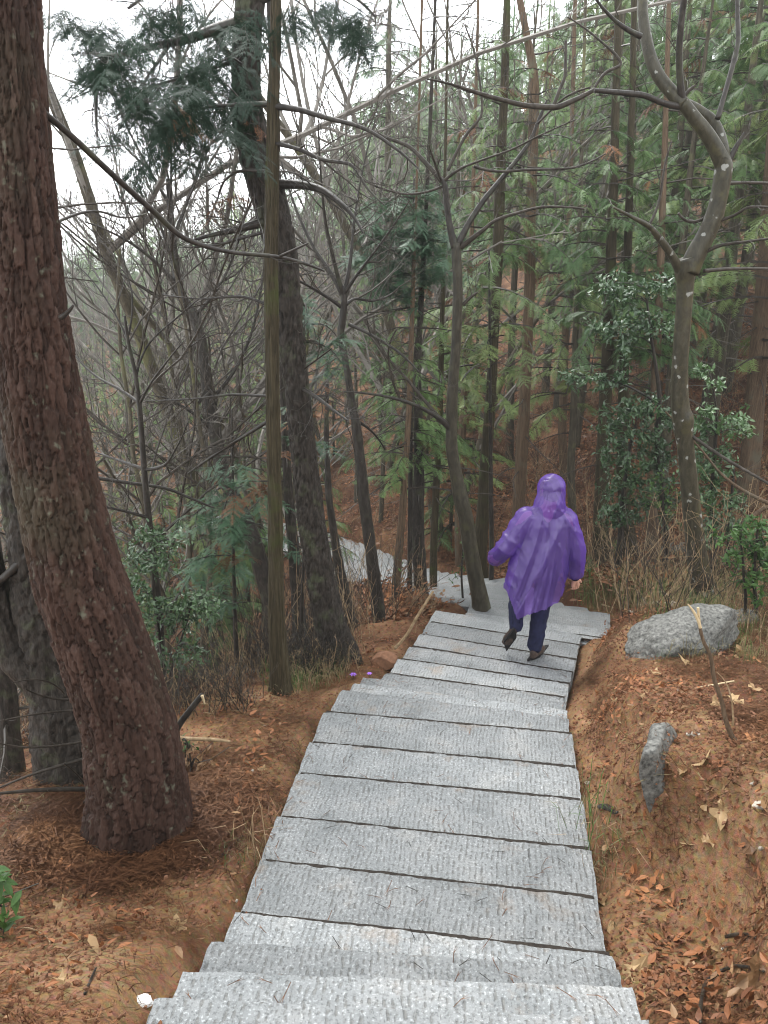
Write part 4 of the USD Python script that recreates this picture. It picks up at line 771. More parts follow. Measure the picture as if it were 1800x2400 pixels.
def instancer(name, protos, pos, X=None, up=None, sc=None, yaw=None, label=None, cat=None, parent=None, pick=None, kind='stuff'):
    """protos: [(mesh, material)]; each copy turned by yaw and leaned to the ground's slope"""
    pi = UsdGeom.PointInstancer.Define(stage, path_for(name, parent)); n = len(pos)
    kids = []
    for k, (m, mt) in enumerate(protos):
        p = usdkit.mesh(stage, f'{pi.GetPath()}/piece' + (f'_{k:03d}' if k else ''), m, LOOK[mt]); kids.append(p.GetPath())
    pi.CreatePrototypesRel().SetTargets(kids)
    r = np.random.default_rng(n)
    pi.CreateProtoIndicesAttr(Vt.IntArray.FromNumpy((r.integers(0, len(protos), n) if pick is None else pick).astype(np.int32)))
    pi.CreatePositionsAttr(Vt.Vec3fArray.FromNumpy(np.asarray(pos, np.float32)))
    yaw = r.uniform(0, 2*math.pi, n) if yaw is None else yaw
    e = 0.06; x, y = pos[:, 0], pos[:, 1]
    nr = unit(np.stack([-(ground_z(x + e, y) - ground_z(x - e, y)) / (2*e), -(ground_z(x, y + e) - ground_z(x, y - e)) / (2*e), np.ones(n)], -1)) if up is None else up
    ax = np.cross([0, 0, 1.0], nr); w = 1 + nr[:, 2]
    q1 = np.column_stack([w, ax]); q1 /= np.linalg.norm(q1, axis=1, keepdims=True)
    c, s = np.cos(yaw / 2), np.sin(yaw / 2)
    q = np.column_stack([q1[:, 0]*c - q1[:, 3]*s, q1[:, 1]*c + q1[:, 2]*s, q1[:, 2]*c - q1[:, 1]*s, q1[:, 3]*c + q1[:, 0]*s])
    pi.CreateOrientationsAttr(Vt.QuathArray([Gf.Quath(*map(float, v)) for v in q]))
    sc = np.ones(n) if sc is None else sc
    pi.CreateScalesAttr(Vt.Vec3fArray.FromNumpy(np.repeat(np.asarray(sc, np.float32)[:, None], 3, 1)))
    return tagp(pi, label, cat, kind=kind)
# the wood that closes the far slopes, beyond what can be told apart
def far_mesh(t, parts):
    vs, fs, n = [], [], 0
    for c in Usd.PrimRange(t):
        if c.GetName() in parts:
            g = UsdGeom.Mesh(c); v = np.array(g.GetPointsAttr().Get()); f = np.array(g.GetFaceVertexIndicesAttr().Get()).reshape(-1, 3); vs.append(v); fs.append(f + n); n += len(v)
    return trimesh.Trimesh(np.vstack(vs), np.vstack(fs), process=False)
def farspots(n, ylo, yhi, xlo, xhi):
    y = rng.uniform(ylo, yhi, n); x = rng.uniform(xlo, xhi, n) * y; z = ground_z(x, y); return np.stack([x, y, z], -1)
F1 = np.vstack([farspots(260, 54, 150, -0.05, 0.75), farspots(420, 60, 270, -0.75, 0.05)])
F2 = farspots(420, 44, 200, -0.75, 0.12)
instancer('distant_conifers', [(far_mesh(conA, ('trunk', 'crown')), 'conifer_needles'), (far_mesh(conB, ('trunk', 'crown')), 'conifer_needles_light')], F1, up=np.tile([0, 0, 1.0], (len(F1), 1)), sc=rng.uniform(0.8, 1.35, len(F1)), label='distant conifer wood fading into the mist on the far slopes', cat='wood')
instancer('distant_bare_wood', [(far_mesh(bareA, ('trunk', 'crown')), 'bare_twigs'), (far_mesh(bareB, ('trunk', 'crown')), 'bare_twigs')], F2, up=np.tile([0, 0, 1.0], (len(F2), 1)), sc=rng.uniform(0.8, 1.3, len(F2)), label='distant bare wood fading into the mist on the left', cat='wood')

# crowns of the traced cedars
def crown_on(t, src, P, z0, scale, rz):
    """the upper boughs of a conifer set round a traced trunk"""
    src_m = {c.GetName(): c for c in Usd.PrimRange(src)}
    top = P[-1]; 
    for part, mt in (('branches', 'twig_bark'), ('crown', None), ('dead_crown', 'dead_needles')):
        if part not in src_m: continue
        g = UsdGeom.Mesh(src_m[part]); v = np.array(g.GetPointsAttr().Get(), float); f = np.array(g.GetFaceVertexIndicesAttr().Get()).reshape(-1, 3)
        keep = v[f].mean(1)[:, 2] > z0; f = f[keep]; ids, inv = np.unique(f, return_inverse=True); v = v[ids]; f = inv.reshape(-1, 3)
        c, s = math.cos(rz), math.sin(rz); v = np.column_stack([v[:, 0]*c - v[:, 1]*s, v[:, 0]*s + v[:, 1]*c, v[:, 2]]); v = v * scale
        order = np.argsort(P[:, 2]); zz = P[order, 2]
        v[:, 2] += P[0, 2]
        v[:, 0] += np.interp(v[:, 2], zz, P[order, 0]); v[:, 1] += np.interp(v[:, 2], zz, P[order, 1])
        mname = mt or ('conifer_needles' if src in (conA, conC) else 'conifer_needles_light')
        obj(part, trimesh.Trimesh(v, f, process=False), mname, t, kind='stuff')
for start, src, z0, sc, rz in [('straight grey-brown', conC, 6.5, 0.95, 0.3), ('pale yellowish', conB, 5.0, 0.85, 1.1), ('thick red-brown', conB, 3.6, 1.0, 2.2), ('mossy cedar trunk in', conA, 5.6, 0.8, 0.7), ('thin grey trunk', conC, 5.5, 0.75, 1.9), ('dark brown trunk', conC, 5.5, 0.7, 2.9),
                               ('thin reddish', conC, 5.6, 0.55, 4.0), ('dark trunk, right', conC, 5.6, 0.6, 5.0), ('thin mossy', conC, 5.5, 0.55, 3.3), ('brown trunk partly', conB, 4.5, 0.7, 5.5), ('far reddish', conA, 5.6, 0.8, 5.9), ('far grey', conB, 4.2, 0.7, 0.1)]:
    t, P, R, pts, bk = T_(start); crown_on(t, src, P, z0, sc, rz)

# --- young firs with combed blue-green sprays
def young_fir(label, cl, Y, stem, count, size, tpl, m='fir_needles', droop=0.25, browns=None, seed=1, dYs=0.25):
    r = np.random.default_rng(seed); t = thing('young_fir', label, 'young fir')
    P, R = add_limb(t, 'stem', stem, Y, 'dark_bark', sides=7, n=30, sink=0.6, seed=seed)
    mb = MB()
    for px, py, rp in cl:                         # boughs reach from the stem to each tuft
        q = atY(px, py, Y + r.normal(0, 0.2)); i = int(np.argmin(np.linalg.norm(P - q - [0, 0, 0.1], axis=1)))
        Q = spline(np.array([P[i], (P[i] + q) / 2 + [0, 0, 0.06], q]), 6); mb.add(*tube(Q, np.linspace(0.010, 0.004, 6), 4))
    obj('branches', mb.mesh(), 'dark_bark', t, kind='stuff')
    sprays(cl, Y, 1, count, size, tpl, r, droop, t, m, dYs=dYs).SetCustomDataByKey('kind', 'stuff')
    if browns: sprays(browns, Y, 1, count * 0.7, size, tpl, r, droop + 0.3, t, 'dead_needles', name='dead_foliage', dYs=dYs).SetCustomDataByKey('kind', 'stuff')
    return t
young_fir('blue-green young fir with layered sprays, left of the forked bare tree', [(900, 480, 40), (960, 470, 45), (1000, 500, 40), (880, 540, 50), (940, 560, 55), (990, 570, 50), (1030, 560, 40), (870, 600, 45), (930, 630, 50), (1000, 640, 40), (1040, 620, 35), (900, 670, 35), (960, 690, 35), (985, 430, 25)], 10.2,
          [(960, 1420, 14), (962, 1100, 11), (965, 800, 8), (968, 560, 6), (970, 420, 3)], 24, 0.30, SPRAY_NEAR, seed=4)
young_fir('small fir with combed sprays hanging across the bent pine trunk', [(690, 700, 22), (720, 740, 28), (680, 740, 22), (740, 790, 28), (790, 790, 20), (760, 830, 22), (660, 720, 18), (800, 850, 16), (690, 960, 22), (720, 1010, 24), (665, 990, 18), (745, 1030, 18)], 6.9,
          [(706, 1580, 9), (712, 1300, 8), (715, 1000, 7), (712, 720, 4)], 13, 0.30, SPRAY_NEAR, browns=[(740, 960, 26), (700, 930, 18), (730, 900, 16), (650, 1060, 14)], seed=5, dYs=0.12)
young_fir('young fir with green and rusty sprays left of the mossy cedar foot', [(540, 1080, 30), (560, 1180, 36), (520, 1220, 40), (560, 1250, 34), (500, 1160, 28), (600, 1150, 24), (480, 1300, 36), (540, 1330, 36), (500, 1390, 30), (640, 1250, 18), (670, 1290, 18), (450, 1210, 24), (430, 1330, 20), (560, 1400, 24)], 7.4,
          [(556, 1560, 12), (548, 1350, 9), (545, 1100, 6), (543, 960, 4)], 15, 0.30, SPRAY_NEAR, browns=[(540, 1150, 18), (610, 1120, 18), (500, 1280, 18), (580, 1300, 22), (640, 1180, 14)], seed=6)
young_fir('feathery green cedar spray cluster right of the forked bare tree', [(1120, 640, 36), (1150, 700, 36), (1180, 760, 32), (1140, 820, 36), (1190, 860, 32), (1120, 900, 30), (1160, 940, 28), (1100, 760, 26), (1220, 800, 22)], 11.2,
          [(1150, 1400, 13), (1150, 1100, 10), (1148, 800, 7), (1146, 580, 4)], 14, 0.34, SPRAY_NEAR, m='conifer_needles_light', browns=[(1140, 1000, 24), (1180, 1010, 20), (1120, 960, 16)], seed=7)

# --- glossy evergreen shrubs
def leafy(name, label, cat, cl, Y, stems, count, size, m, seed, lift=0.2, dYs=0.25, sag=0.0, group=None):
    r = np.random.default_rng(seed); t = thing(name, label, cat, group=group); mb = MB(); ends = []
    for pts in stems:
        P, R = add_limb(t, 'stem', pts, Y, 'dark_bark', sides=6, n=24, sink=0.3, seed=seed); ends.append(P)
    A = np.vstack(ends); X, T, S = [], [], []
    for px, py, rp in cl:
        c = atY(px, py, Y + r.normal(0, dYs * 0.6)); i = int(np.argmin(np.linalg.norm(A - c, axis=1) + (A[:, 2] > c[2]) * 0.3))
        Q = spline(np.array([A[i], (A[i] * 0.5 + c * 0.5) + [0, 0, 0.05], c]), 6); mb.add(*tube(Q, np.linspace(0.008, 0.003, 6), 4))
        for _ in range(max(2, int(count * (rp / 30) ** 2))):
            q = atY(px + r.normal(0, rp * 0.55), py + r.normal(0, rp * 0.42), Y + r.normal(0, dYs)); d = unit(r.normal(0, 1, 3) + [0, 0, lift]); L = r.uniform(0.1, 0.22)
            mb.add(*tube(np.array([q - d * L, q - d * L * 0.4, q]), [0.0028, 0.002, 0.0014], 3))
            for k in range(r.integers(6, 11)):
                u = k / 9.0; e = unit(d * 0.7 + r.normal(0, 0.6, 3) + [0, 0, -sag]); X.append(e); T.append(q - d * L * u); S.append(size * r.uniform(0.7, 1.25))
    obj('twigs', mb.mesh(), 'dark_bark', t, kind='stuff')
    v, f = stamp(LEAF, frames(np.array(X), np.array([0, 0, 1.0]) + r.normal(0, 0.35, (len(X), 3)), S), np.array(T))
    obj('leaves', trimesh.Trimesh(v, f, process=False), m, t, kind='stuff'); return t
leafy('evergreen_shrub', 'tall glossy dark evergreen shrub between the walker and the lichen-spotted tree', 'shrub',
      [(1420, 665, 30), (1470, 690, 30), (1540, 670, 30), (1400, 770, 26), (1440, 780, 30), (1480, 760, 34), (1530, 755, 34), (1570, 770, 24), (1470, 810, 26), (1330, 880, 20), (1370, 888, 26), (1410, 890, 24), (1450, 885, 24), (1490, 960, 36), (1440, 985, 34), (1530, 955, 34), (1560, 985, 30), (1500, 1020, 34), (1450, 1030, 28), (1540, 1040, 30), (1470, 1080, 32), (1520, 1090, 34),
       (1420, 1070, 24), (1490, 1130, 30), (1440, 1140, 28), (1450, 1190, 32), (1430, 1210, 26), (1500, 1180, 26), (1480, 1210, 24), (1555, 1130, 26), (1560, 1080, 24), (1575, 1170, 24), (1520, 1150, 24), (1560, 1220, 22)],
      10.2, [(tuple(p)) if False else p for p in [[(1560, 1300, 15), (1555, 1180, 13), (1540, 1050, 11), (1546, 950, 10), (1536, 850, 8), (1526, 790, 7), (1515, 680, 4)], [(1450, 1290, 10), (1458, 1180, 9), (1470, 1080, 8), (1490, 1000, 6)], [(1546, 960, 8), (1500, 920, 6), (1440, 895, 5), (1360, 885, 4)]]], 26, 0.078, 'glossy_leaf', 31)
leafy('evergreen_shrub', 'glossy dark evergreen shrub right of the lichen-spotted tree', 'shrub', [(1640, 1000, 26), (1690, 1000, 28), (1730, 990, 28), (1660, 960, 22), (1650, 870, 18), (1680, 900, 20), (1690, 1110, 32), (1650, 1100, 30), (1660, 1160, 32), (1710, 1170, 30), (1670, 1220, 34), (1720, 1230, 30), (1660, 1270, 26), (1700, 1060, 24), (1640, 1050, 24), (1750, 1010, 20)],
      9.4, [[(1672, 1340, 12), (1668, 1220, 10), (1672, 1100, 8), (1680, 1000, 6), (1664, 880, 4)], [(1700, 1335, 9), (1712, 1200, 7), (1720, 1100, 5)]], 24, 0.078, 'glossy_leaf', 32)
leafy('evergreen_shrub', 'glossy small-leaved evergreen shrub just right of the big leaning pine', 'shrub', [(340, 1250, 24), (370, 1270, 28), (320, 1300, 24), (350, 1320, 30), (390, 1310, 26), (420, 1275, 22), (310, 1370, 26), (340, 1390, 26), (370, 1420, 28), (420, 1420, 30), (460, 1410, 30), (490, 1430, 26), (340, 1440, 26), (400, 1450, 26), (440, 1460, 22), (350, 1500, 24), (380, 1560, 26), (420, 1540, 24), (460, 1530, 20), (440, 1510, 20), (360, 1570, 22), (505, 1410, 20)],
      6.0, [[(394, 1720, 11), (388, 1600, 10), (372, 1480, 8), (360, 1380, 7), (362, 1280, 4)], [(384, 1700, 8), (400, 1580, 7), (430, 1480, 5), (450, 1420, 4)]], 22, 0.052, 'glossy_leaf', 33, dYs=0.15)
leafy('leafy_shrub', 'yellow-green leafy shrub low between the dark trunk and the lichen-spotted tree', 'shrub', [(1555, 1150, 22), (1540, 1120, 18), (1565, 1190, 18), (1545, 1180, 20), (1530, 1160, 14)], 9.6, [[(1560, 1310, 8), (1556, 1220, 6), (1552, 1140, 4)]], 14, 0.05, 'green_leaf', 34, dYs=0.12)
leafy('leafy_shrub', 'bright green leafy bush at the right edge above the brown leaves', 'shrub', [(1740, 1250, 30), (1780, 1230, 34), (1770, 1290, 34), (1730, 1300, 26), (1790, 1330, 34), (1750, 1350, 28), (1710, 1260, 24), (1790, 1280, 30), (1770, 1390, 24)], 6.6, [[(1770, 1450, 10), (1768, 1350, 8), (1775, 1250, 5)], [(1745, 1440, 8), (1742, 1330, 6), (1735, 1260, 4)]], 12, 0.07, 'green_leaf', 35, dYs=0.15)
leafy('leafy_shrub', 'green sapling with a few lush leaves at the left edge of the picture', 'shrub', [(-10, 2080, 40), (10, 2130, 40), (5, 2180, 36), (-20, 2120, 40), (0, 2050, 30)], 2.45, [[(-60, 2330, 14), (-40, 2220, 11), (-15, 2120, 8)]], 1.2, 0.075, 'green_leaf', 36, dYs=0.05, lift=0.6)
leafy('leafy_shrub', 'low clump of round green leaves at the foot of the mossy cedar', 'shrub', [(690, 1580, 18), (720, 1570, 18), (670, 1600, 16), (705, 1600, 16), (745, 1580, 14), (650, 1570, 12), (770, 1575, 12)], 6.4, [[(695, 1640, 6), (698, 1590, 4)], [(730, 1620, 5), (735, 1580, 3)]], 11, 0.04, 'green_leaf', 37, dYs=0.1)
leafy('leafy_shrub', 'yellow-leaved seedling right of the big leaning pine foot', 'shrub', [(425, 1740, 14), (450, 1760, 16), (440, 1790, 16), (470, 1790, 16), (445, 1820, 12)], 3.95, [[(455, 1850, 6), (448, 1790, 4), (440, 1745, 3)]], 5, 0.055, 'dry_leaf', 38, dYs=0.04, sag=0.4)
leafy('leafy_shrub', 'tiny bright green seedling beside the big leaning pine', 'shrub', [(430, 1735, 12), (440, 1745, 10)], 4.1, [[(436, 1800, 5), (434, 1745, 3)]], 9, 0.045, 'green_leaf', 39, dYs=0.03)
leafy('leafy_shrub', 'patch of low green leaves left of the big leaning pine foot', 'shrub', [(130, 1900, 18), (160, 1910, 18), (110, 1890, 14), (190, 1910, 14), (30, 2000, 22), (10, 1990, 20), (60, 2010, 16)], 3.75, [[(140, 1950, 6), (142, 1905, 4)], [(30, 2050, 6), (28, 2000, 4)]], 5, 0.05, 'green_leaf', 40, dYs=0.12)
leafy('leafy_shrub', 'thin shrub of small yellowish leaves behind the walker by the low path', 'shrub', [(1075, 1330, 18), (1090, 1290, 18), (1060, 1360, 16), (1085, 1250, 14), (920, 1310, 16), (935, 1330, 16)], 9.6, [[(1085, 1430, 6), (1082, 1340, 5), (1088, 1260, 3)], [(925, 1440, 5), (926, 1330, 3)]], 9, 0.04, 'green_leaf', 41, dYs=0.2)
# ------------------------------------------------------------------ boulders and stones
def stone(name, label, cat, px, py, size, rz, seed, flat=1.0, sink=0.4, m='rock', tilt=(0, 0), rough=0.16, sub=5, group=None, kind=None, cuts=6):
    c = hit(px, py); r = np.random.default_rng(seed)
    s = trimesh.creation.icosphere(sub); v = np.array(s.vertices)
    for _ in range(cuts):                          # split faces of a broken boulder
        n = unit(r.normal(0, 1, 3)); n[2] = abs(n[2]) if r.random() < 0.6 else n[2]; d = r.uniform(0.55, 0.8); over = v @ n - d
        v = v - np.outer(np.clip(over, 0, None) * 0.92, n)
    v = v * (1 + rough * (meshkit.fbm(v * 1.8 + seed, 4, seed) - 0.5)[:, None] * 2 + 0.10 * (meshkit.fbm(v * 7 + seed, 4, seed + 1) - 0.5)[:, None])
    v = v * size
    for ax, an in enumerate(tilt):
        cs, sn = math.cos(an), math.sin(an)
        v = v @ (np.array([[1, 0, 0], [0, cs, sn], [0, -sn, cs]]) if ax == 0 else np.array([[cs, 0, -sn], [0, 1, 0], [sn, 0, cs]]))
    cs, sn = math.cos(rz), math.sin(rz); v = v @ np.array([[cs, sn, 0], [-sn, cs, 0], [0, 0, 1]])
    z = v[:, 2].min(); v[:, 2] -= z + sink * size[2] * 2 * flat
    return obj(name, trimesh.Trimesh(v + c, s.faces, process=False), m, smooth=25, label=label, cat=cat, group=group, kind=kind)
stone('boulder', 'large grey boulder half sunk in the red soil right of the steps', 'boulder', 1600, 1525, (0.54, 0.36, 0.24), 0.2, 3, sink=0.42, tilt=(0.16, -0.26), rough=0.2)
Ys = hit(1540, 1975)[1]
q = np.array([atY(x, y, Ys) for x, y in [(1497, 1768), (1526, 1762), (1542, 1800), (1548, 1860), (1552, 1925), (1530, 1940), (1508, 1895), (1494, 1840), (1488, 1795)]])
sl = m3.Manifold.hull_points(np.vstack([q, (q - q.mean(0)) * [1.3, 1, .95] + q.mean(0) + [.16, .26, .0], (q - q.mean(0)) * .8 + q.mean(0) + [.16, .34, -.08]]).astype(np.float32)).translate((.05, .08, -.06)).refine_to_length(.022).to_mesh()
v = np.array(sl.vert_properties[:, :3], float); tm_ = trimesh.Trimesh(v, sl.tri_verts, process=True); trimesh.smoothing.filter_taubin(tm_, iterations=4); v = np.array(tm_.vertices); v = v + np.array(tm_.vertex_normals) * ((meshkit.fbm(v * 14, 4, 6) - .5) * .03)[:, None]
obj('boulder', trimesh.Trimesh(v, tm_.faces, process=False), 'rock', smooth=25, label='narrow upright grey stone slab set in the cut bank beside the steps', cat='boulder')
stone('boulder', 'small grey stone at the foot of the lichen-spotted tree', 'boulder', 1740, 1450, (0.16, 0.14, 0.09), 0.5, 12, sub=4)
stone('clay_clod', 'brown rounded clay lump on the left edge of the steps', 'clod', 902, 1562, (0.13, 0.12, 0.10), 0.3, 5, sink=0.3, m='clay_clod', sub=4, cuts=3)
stone('stone', 'flat mossy stone under dry grass by the walker\'s right', 'stone', 1585, 1290, (0.62, 0.2, 0.10), 0.5, 15, sub=4)

# ------------------------------------------------------------------ litter: needles, leaves, twigs
rl = np.random.default_rng(5)
def needle_patch(n, rad, ln, seed, h=0.02):
    r = np.random.default_rng(seed); mb = MB()
    for _ in range(n):
        a = r.uniform(0, 2*math.pi); c = np.array([r.normal(0, rad), r.normal(0, rad), r.uniform(0.002, h)]); d = np.array([math.cos(a), math.sin(a), r.normal(0.02, 0.16)]); L = ln * r.uniform(0.6, 1.2); s = np.array([-d[1], d[0], 0])
        bow = s * r.normal(0, 0.10) * L; w = 0.0015
        for q in (-1, 1):
            p0, p1, p2 = c - d * L / 2, c + bow, c + d * L / 2 + bow * 0.4 + s * q * 0.006
            mb.add(np.array([p0 - s*w, p0 + s*w, p1 - s*w + [0, 0, .002], p1 + s*w + [0, 0, .002], p2]), np.array([[0, 1, 3], [0, 3, 2], [2, 3, 4]]))
    return mb.mesh()
def lobed_leaf(seed, lobes=3):
    """curled dry leaf with points, about 1 long"""
    r = np.random.default_rng(seed); n = 18; th = np.linspace(0, 2*math.pi, n, endpoint=False)
    rad = 0.36 + 0.16 * np.cos(th * lobes) + 0.05 * r.normal(0, 1, n) + 0.14 * np.cos(th)
    v = np.stack([rad * np.cos(th) * 1.1, rad * np.sin(th) * 0.95, np.zeros(n)], -1); v = np.vstack([[0, 0, 0], v * 0.55, v]); 
    k = r.uniform(0.5, 1.6); ax = r.uniform(0, math.pi); u = v[:, 0] * math.cos(ax) + v[:, 1] * math.sin(ax); v[:, 2] = k * u ** 2 + 0.25 * (meshkit.noise(v * 4 + seed, seed) - 0.5)
    f = [[0, 1 + i, 1 + (i + 1) % n] for i in range(n)]
    for i in range(n): j = (i + 1) % n; f += [[1 + i, 1 + n + i, 1 + n + j], [1 + i, 1 + n + j, 1 + j]]
    v = np.vstack([v, [[-0.25, -.012, 0.02], [-0.25, .012, 0.02], [-0.75, 0, 0.10]]]); f.append([len(v) - 3, len(v) - 2, len(v) - 1])
    return trimesh.Trimesh(v, np.array(f), process=False)
def oval_leaf(seed):
    r = np.random.default_rng(seed); v, f = leaf(1.0, r.uniform(0.35, 0.5), r.uniform(-0.1, 0.35), r.uniform(-0.3, 0.35)); v[:, 2] -= v[:, 2].min(); return trimesh.Trimesh(v - [0.5, 0, 0], f, process=False)
def near_spots(n, ymin=1.25, ymax=9.5, pw=1.35, smin=0.03, left=0.45, far=None):
    out = []
    while sum(map(len, out)) < n:
        m = n; y = ymin + (ymax - ymin) * rl.random(m) ** pw; s = rl.exponential(0.9, m) + smin; side = np.where(rl.random(m) < left, -1, 1)
        _, _, xl, xr = path_at(np.zeros(m), y); x = np.where(side > 0, xr + s, xl - s); _, _, xl, xr = path_at(x, y)
        ok = ((x > xr + smin) | (x < xl - smin)) & (np.abs(x) < 0.62 * (y * CP + 3 * SP))
        out.append(np.stack([x[ok], y[ok]], -1))
    p = np.vstack(out)[:n]; return np.column_stack([p, ground_z(p[:, 0], p[:, 1])])
def clumpy(p, f, lo, hi, seed):
    k = meshkit.fbm(p * f, 3, seed); return p[(k > lo + (hi - lo) * rl.random(len(p)))]
P_ = clumpy(near_spots(8500, smin=0.13), [1.8, 1.8, 0], 0.30, 0.58, 4)
_t, _z, xl, xr = path_at(P_[:, 0], P_[:, 1]); P_ = P_[~((xl - P_[:, 0] > 0) & (xl - P_[:, 0] < .45 + 1.0 * meshkit.noise(P_ * [1.3, 1.3, 0], 3)) & (rl.random(len(P_)) < .85)) & ~((P_[:, 0] - xr > 0) & (P_[:, 0] - xr < .75) & (rl.random(len(P_)) < .85))]
instancer('pine_needles', [(needle_patch(46, 0.10, 0.085, k, 0.02), 'rust_needle') for k in range(4)] + [(needle_patch(30, 0.13, 0.075, 9, 0.012), 'dry_grass')], P_ + [0, 0, 0.004], sc=rl.uniform(0.7, 1.25, len(P_)), pick=rl.choice(5, len(P_), p=[.22, .22, .22, .22, .12]), label='rust brown pine needles strewn over the soil on both sides of the steps', cat='pine needles')
# needles heaped round the pine foot
pc = P1[6]; a = rl.uniform(0, 2*math.pi, 420); d = 0.30 + rl.exponential(0.16, 420); q = np.stack([pc[0] + d*np.cos(a), pc[1] + d*np.sin(a)], -1)
q = np.column_stack([q, ground_z(q[:, 0], q[:, 1])])
instancer('pine_needles', [(needle_patch(46, 0.08, 0.1, k, 0.05), 'rust_needle') for k in (21, 22)], q + [0, 0, 0.006], sc=rl.uniform(0.8, 1.3, len(q)), label='red-brown needles heaped round the big leaning pine foot', cat='pine needles')
# a few stray needles and crumbs dropped on the slabs
q = []
for _ in range(150):
    k = rl.integers(3, 17); (L, R), (PL, PR) = EDGES[k], EDGES[k - 1]; u, v_ = rl.beta(.7, .7), rl.uniform(.1, .8)
    q.append(((L*(1-u) + R*u) * (1 - v_) + (PL*(1-u) + PR*u) * v_) * [1, 1, 0] + [0, 0, L[2] + .007])
instancer('pine_needles', [(needle_patch(1, .01, .085, 41, .004), 'rust_needle'), (needle_patch(2, .05, .07, 42, .004), 'rust_needle'), (needle_patch(1, .01, .10, 43, .004), 'wet_dirt')], np.array(q), up=np.tile([0, 0, 1.0], (len(q), 1)), label='stray pine needles dropped on the stone slabs', cat='pine needles')
# small broken litter and crumbs
def crumbs(n, rad, seed):
    r = np.random.default_rng(seed); mb = MB(); ico = trimesh.creation.icosphere(0)
    for _ in range(n):
        s = r.uniform(0.003, 0.011); v = np.array(ico.vertices) * s * r.uniform(0.6, 1.4, 3) + r.normal(0, 0.15*s, (12, 3)); mb.add(v + [r.normal(0, rad), r.normal(0, rad), s * 0.3], ico.faces)
    return mb.mesh()
P_ = near_spots(950, ymax=8, smin=0.12, left=0.3)
instancer('soil_crumbs', [(crumbs(26, 0.09, 1), 'clay_clod'), (crumbs(26, 0.09, 2), 'rust_soil'), (crumbs(6, 0.14, 3), 'pale_bark_chip')], P_, pick=rl.choice(3, len(P_), p=[.45, .54, .01]), label='crumbs of red soil and grit along both sides of the steps', cat='soil crumbs')
def leaf_patch(n, rad, size, seed):
    r = np.random.default_rng(seed); src = [leaf(1, r.uniform(.35, .6), r.uniform(-.1, .4), r.uniform(-.4, .4)) for _ in range(n)]; mb = MB()
    for v, f in src:
        a = r.uniform(0, 2*math.pi); M = frames(np.array([[math.cos(a), math.sin(a), r.normal(0, .25)]]), np.array([0, 0, 1.0]) + r.normal(0, .25, (1, 3)), [size * r.uniform(.6, 1.3)])
        vv, _ = stamp((v, f), M, np.array([[r.normal(0, rad), r.normal(0, rad), r.uniform(0.005, 0.03)]])); mb.add(vv, f)
    return mb.mesh()
P_ = clumpy(near_spots(1500, ymax=10, left=0.3, smin=0.2), [1.3, 1.3, 0], 0.38, 0.6, 9)
instancer('leaf_litter', [(leaf_patch(7, 0.11, 0.045, 1), 'litter_leaf'), (leaf_patch(6, 0.12, 0.05, 2), 'dry_leaf'), (leaf_patch(9, 0.10, 0.035, 3), 'litter_leaf')], P_, sc=rl.uniform(.7, 1.3, len(P_)), pick=rl.choice(3, len(P_), p=[.45, .2, .35]), label='small dead leaves littering the ground beside the steps', cat='leaf litter')
def valley_spots(n, y0, y1, pw=1.3):
    y = y0 + (y1 - y0) * rl.random(n) ** pw; x = rl.uniform(-0.62, 0.62, n) * (y * CP + 7 * SP); _, _, xl, xr = path_at(x, y)
    ok = (y > 21) | (x < xl - 0.45) | (x > xr + 0.45); x, y = x[ok], y[ok]; return np.column_stack([x, y, ground_z(x, y)])
P_ = valley_spots(17000, 8.6, 38)
instancer('leaf_litter', [(leaf_patch(12, 0.25, 0.075, 11), 'litter_leaf'), (leaf_patch(10, 0.27, 0.085, 12), 'rust_needle'), (leaf_patch(8, 0.26, 0.07, 13), 'dry_leaf')], P_, sc=rl.uniform(.7, 1.5, len(P_)), pick=rl.choice(3, len(P_), p=[.5, .38, .12]), label='red-brown dead leaves covering the forest floor in the valley', cat='leaf litter')
# thin scrub: upright bare stems and dry grass
def tuft(n, rad, h, seed, lv=1, minr=0.0018):
    r = np.random.default_rng(seed); mb = MB()
    for _ in range(n):
        Q, _ = wander([r.normal(0, rad), r.normal(0, rad), -0.05], [r.normal(0, .3), r.normal(0, .3), 1], h * r.uniform(.5, 1.1), 6, r, .09, .03); rr = np.linspace(0.004, 0.0018, 7); mb.add(*tube(Q, rr, 3))
        sprout(mb, Q, rr, 4, h * .35, r, lv, curl=.16, minr=minr, nseg=3)
    return mb.mesh()
P_ = valley_spots(1250, 6.8, 26, 1.3); tt, zs, xl, xr = path_at(P_[:, 0], P_[:, 1]); P_ = P_[(P_[:, 0] < xl - 0.35) | (P_[:, 0] > xr + 0.5)]
instancer('scrub', [(tuft(6, .16, 1.1, 1), 'twig_bark'), (tuft(5, .2, 1.5, 2), 'dead_wood'), (tuft(7, .15, .8, 3), 'dead_wood')], P_, up=np.tile([0, 0, 1.0], (len(P_), 1)), sc=rl.uniform(.5, 1.25, len(P_)), pick=rl.choice(3, len(P_), p=[.62, .2, .18]), label='thin bare scrub stems rising between the tree trunks', cat='scrub')
def px_spots(n, x0, x1, y0, y1):
    out = []
    for _ in range(n): out.append(hit(rl.uniform(x0, x1), rl.uniform(y0, y1)))
    return np.array(out)
P_ = np.vstack([px_spots(150, 430, 800, 1490, 1600), px_spots(40, 380, 560, 1560, 1680), px_spots(60, 600, 830, 1530, 1590)])
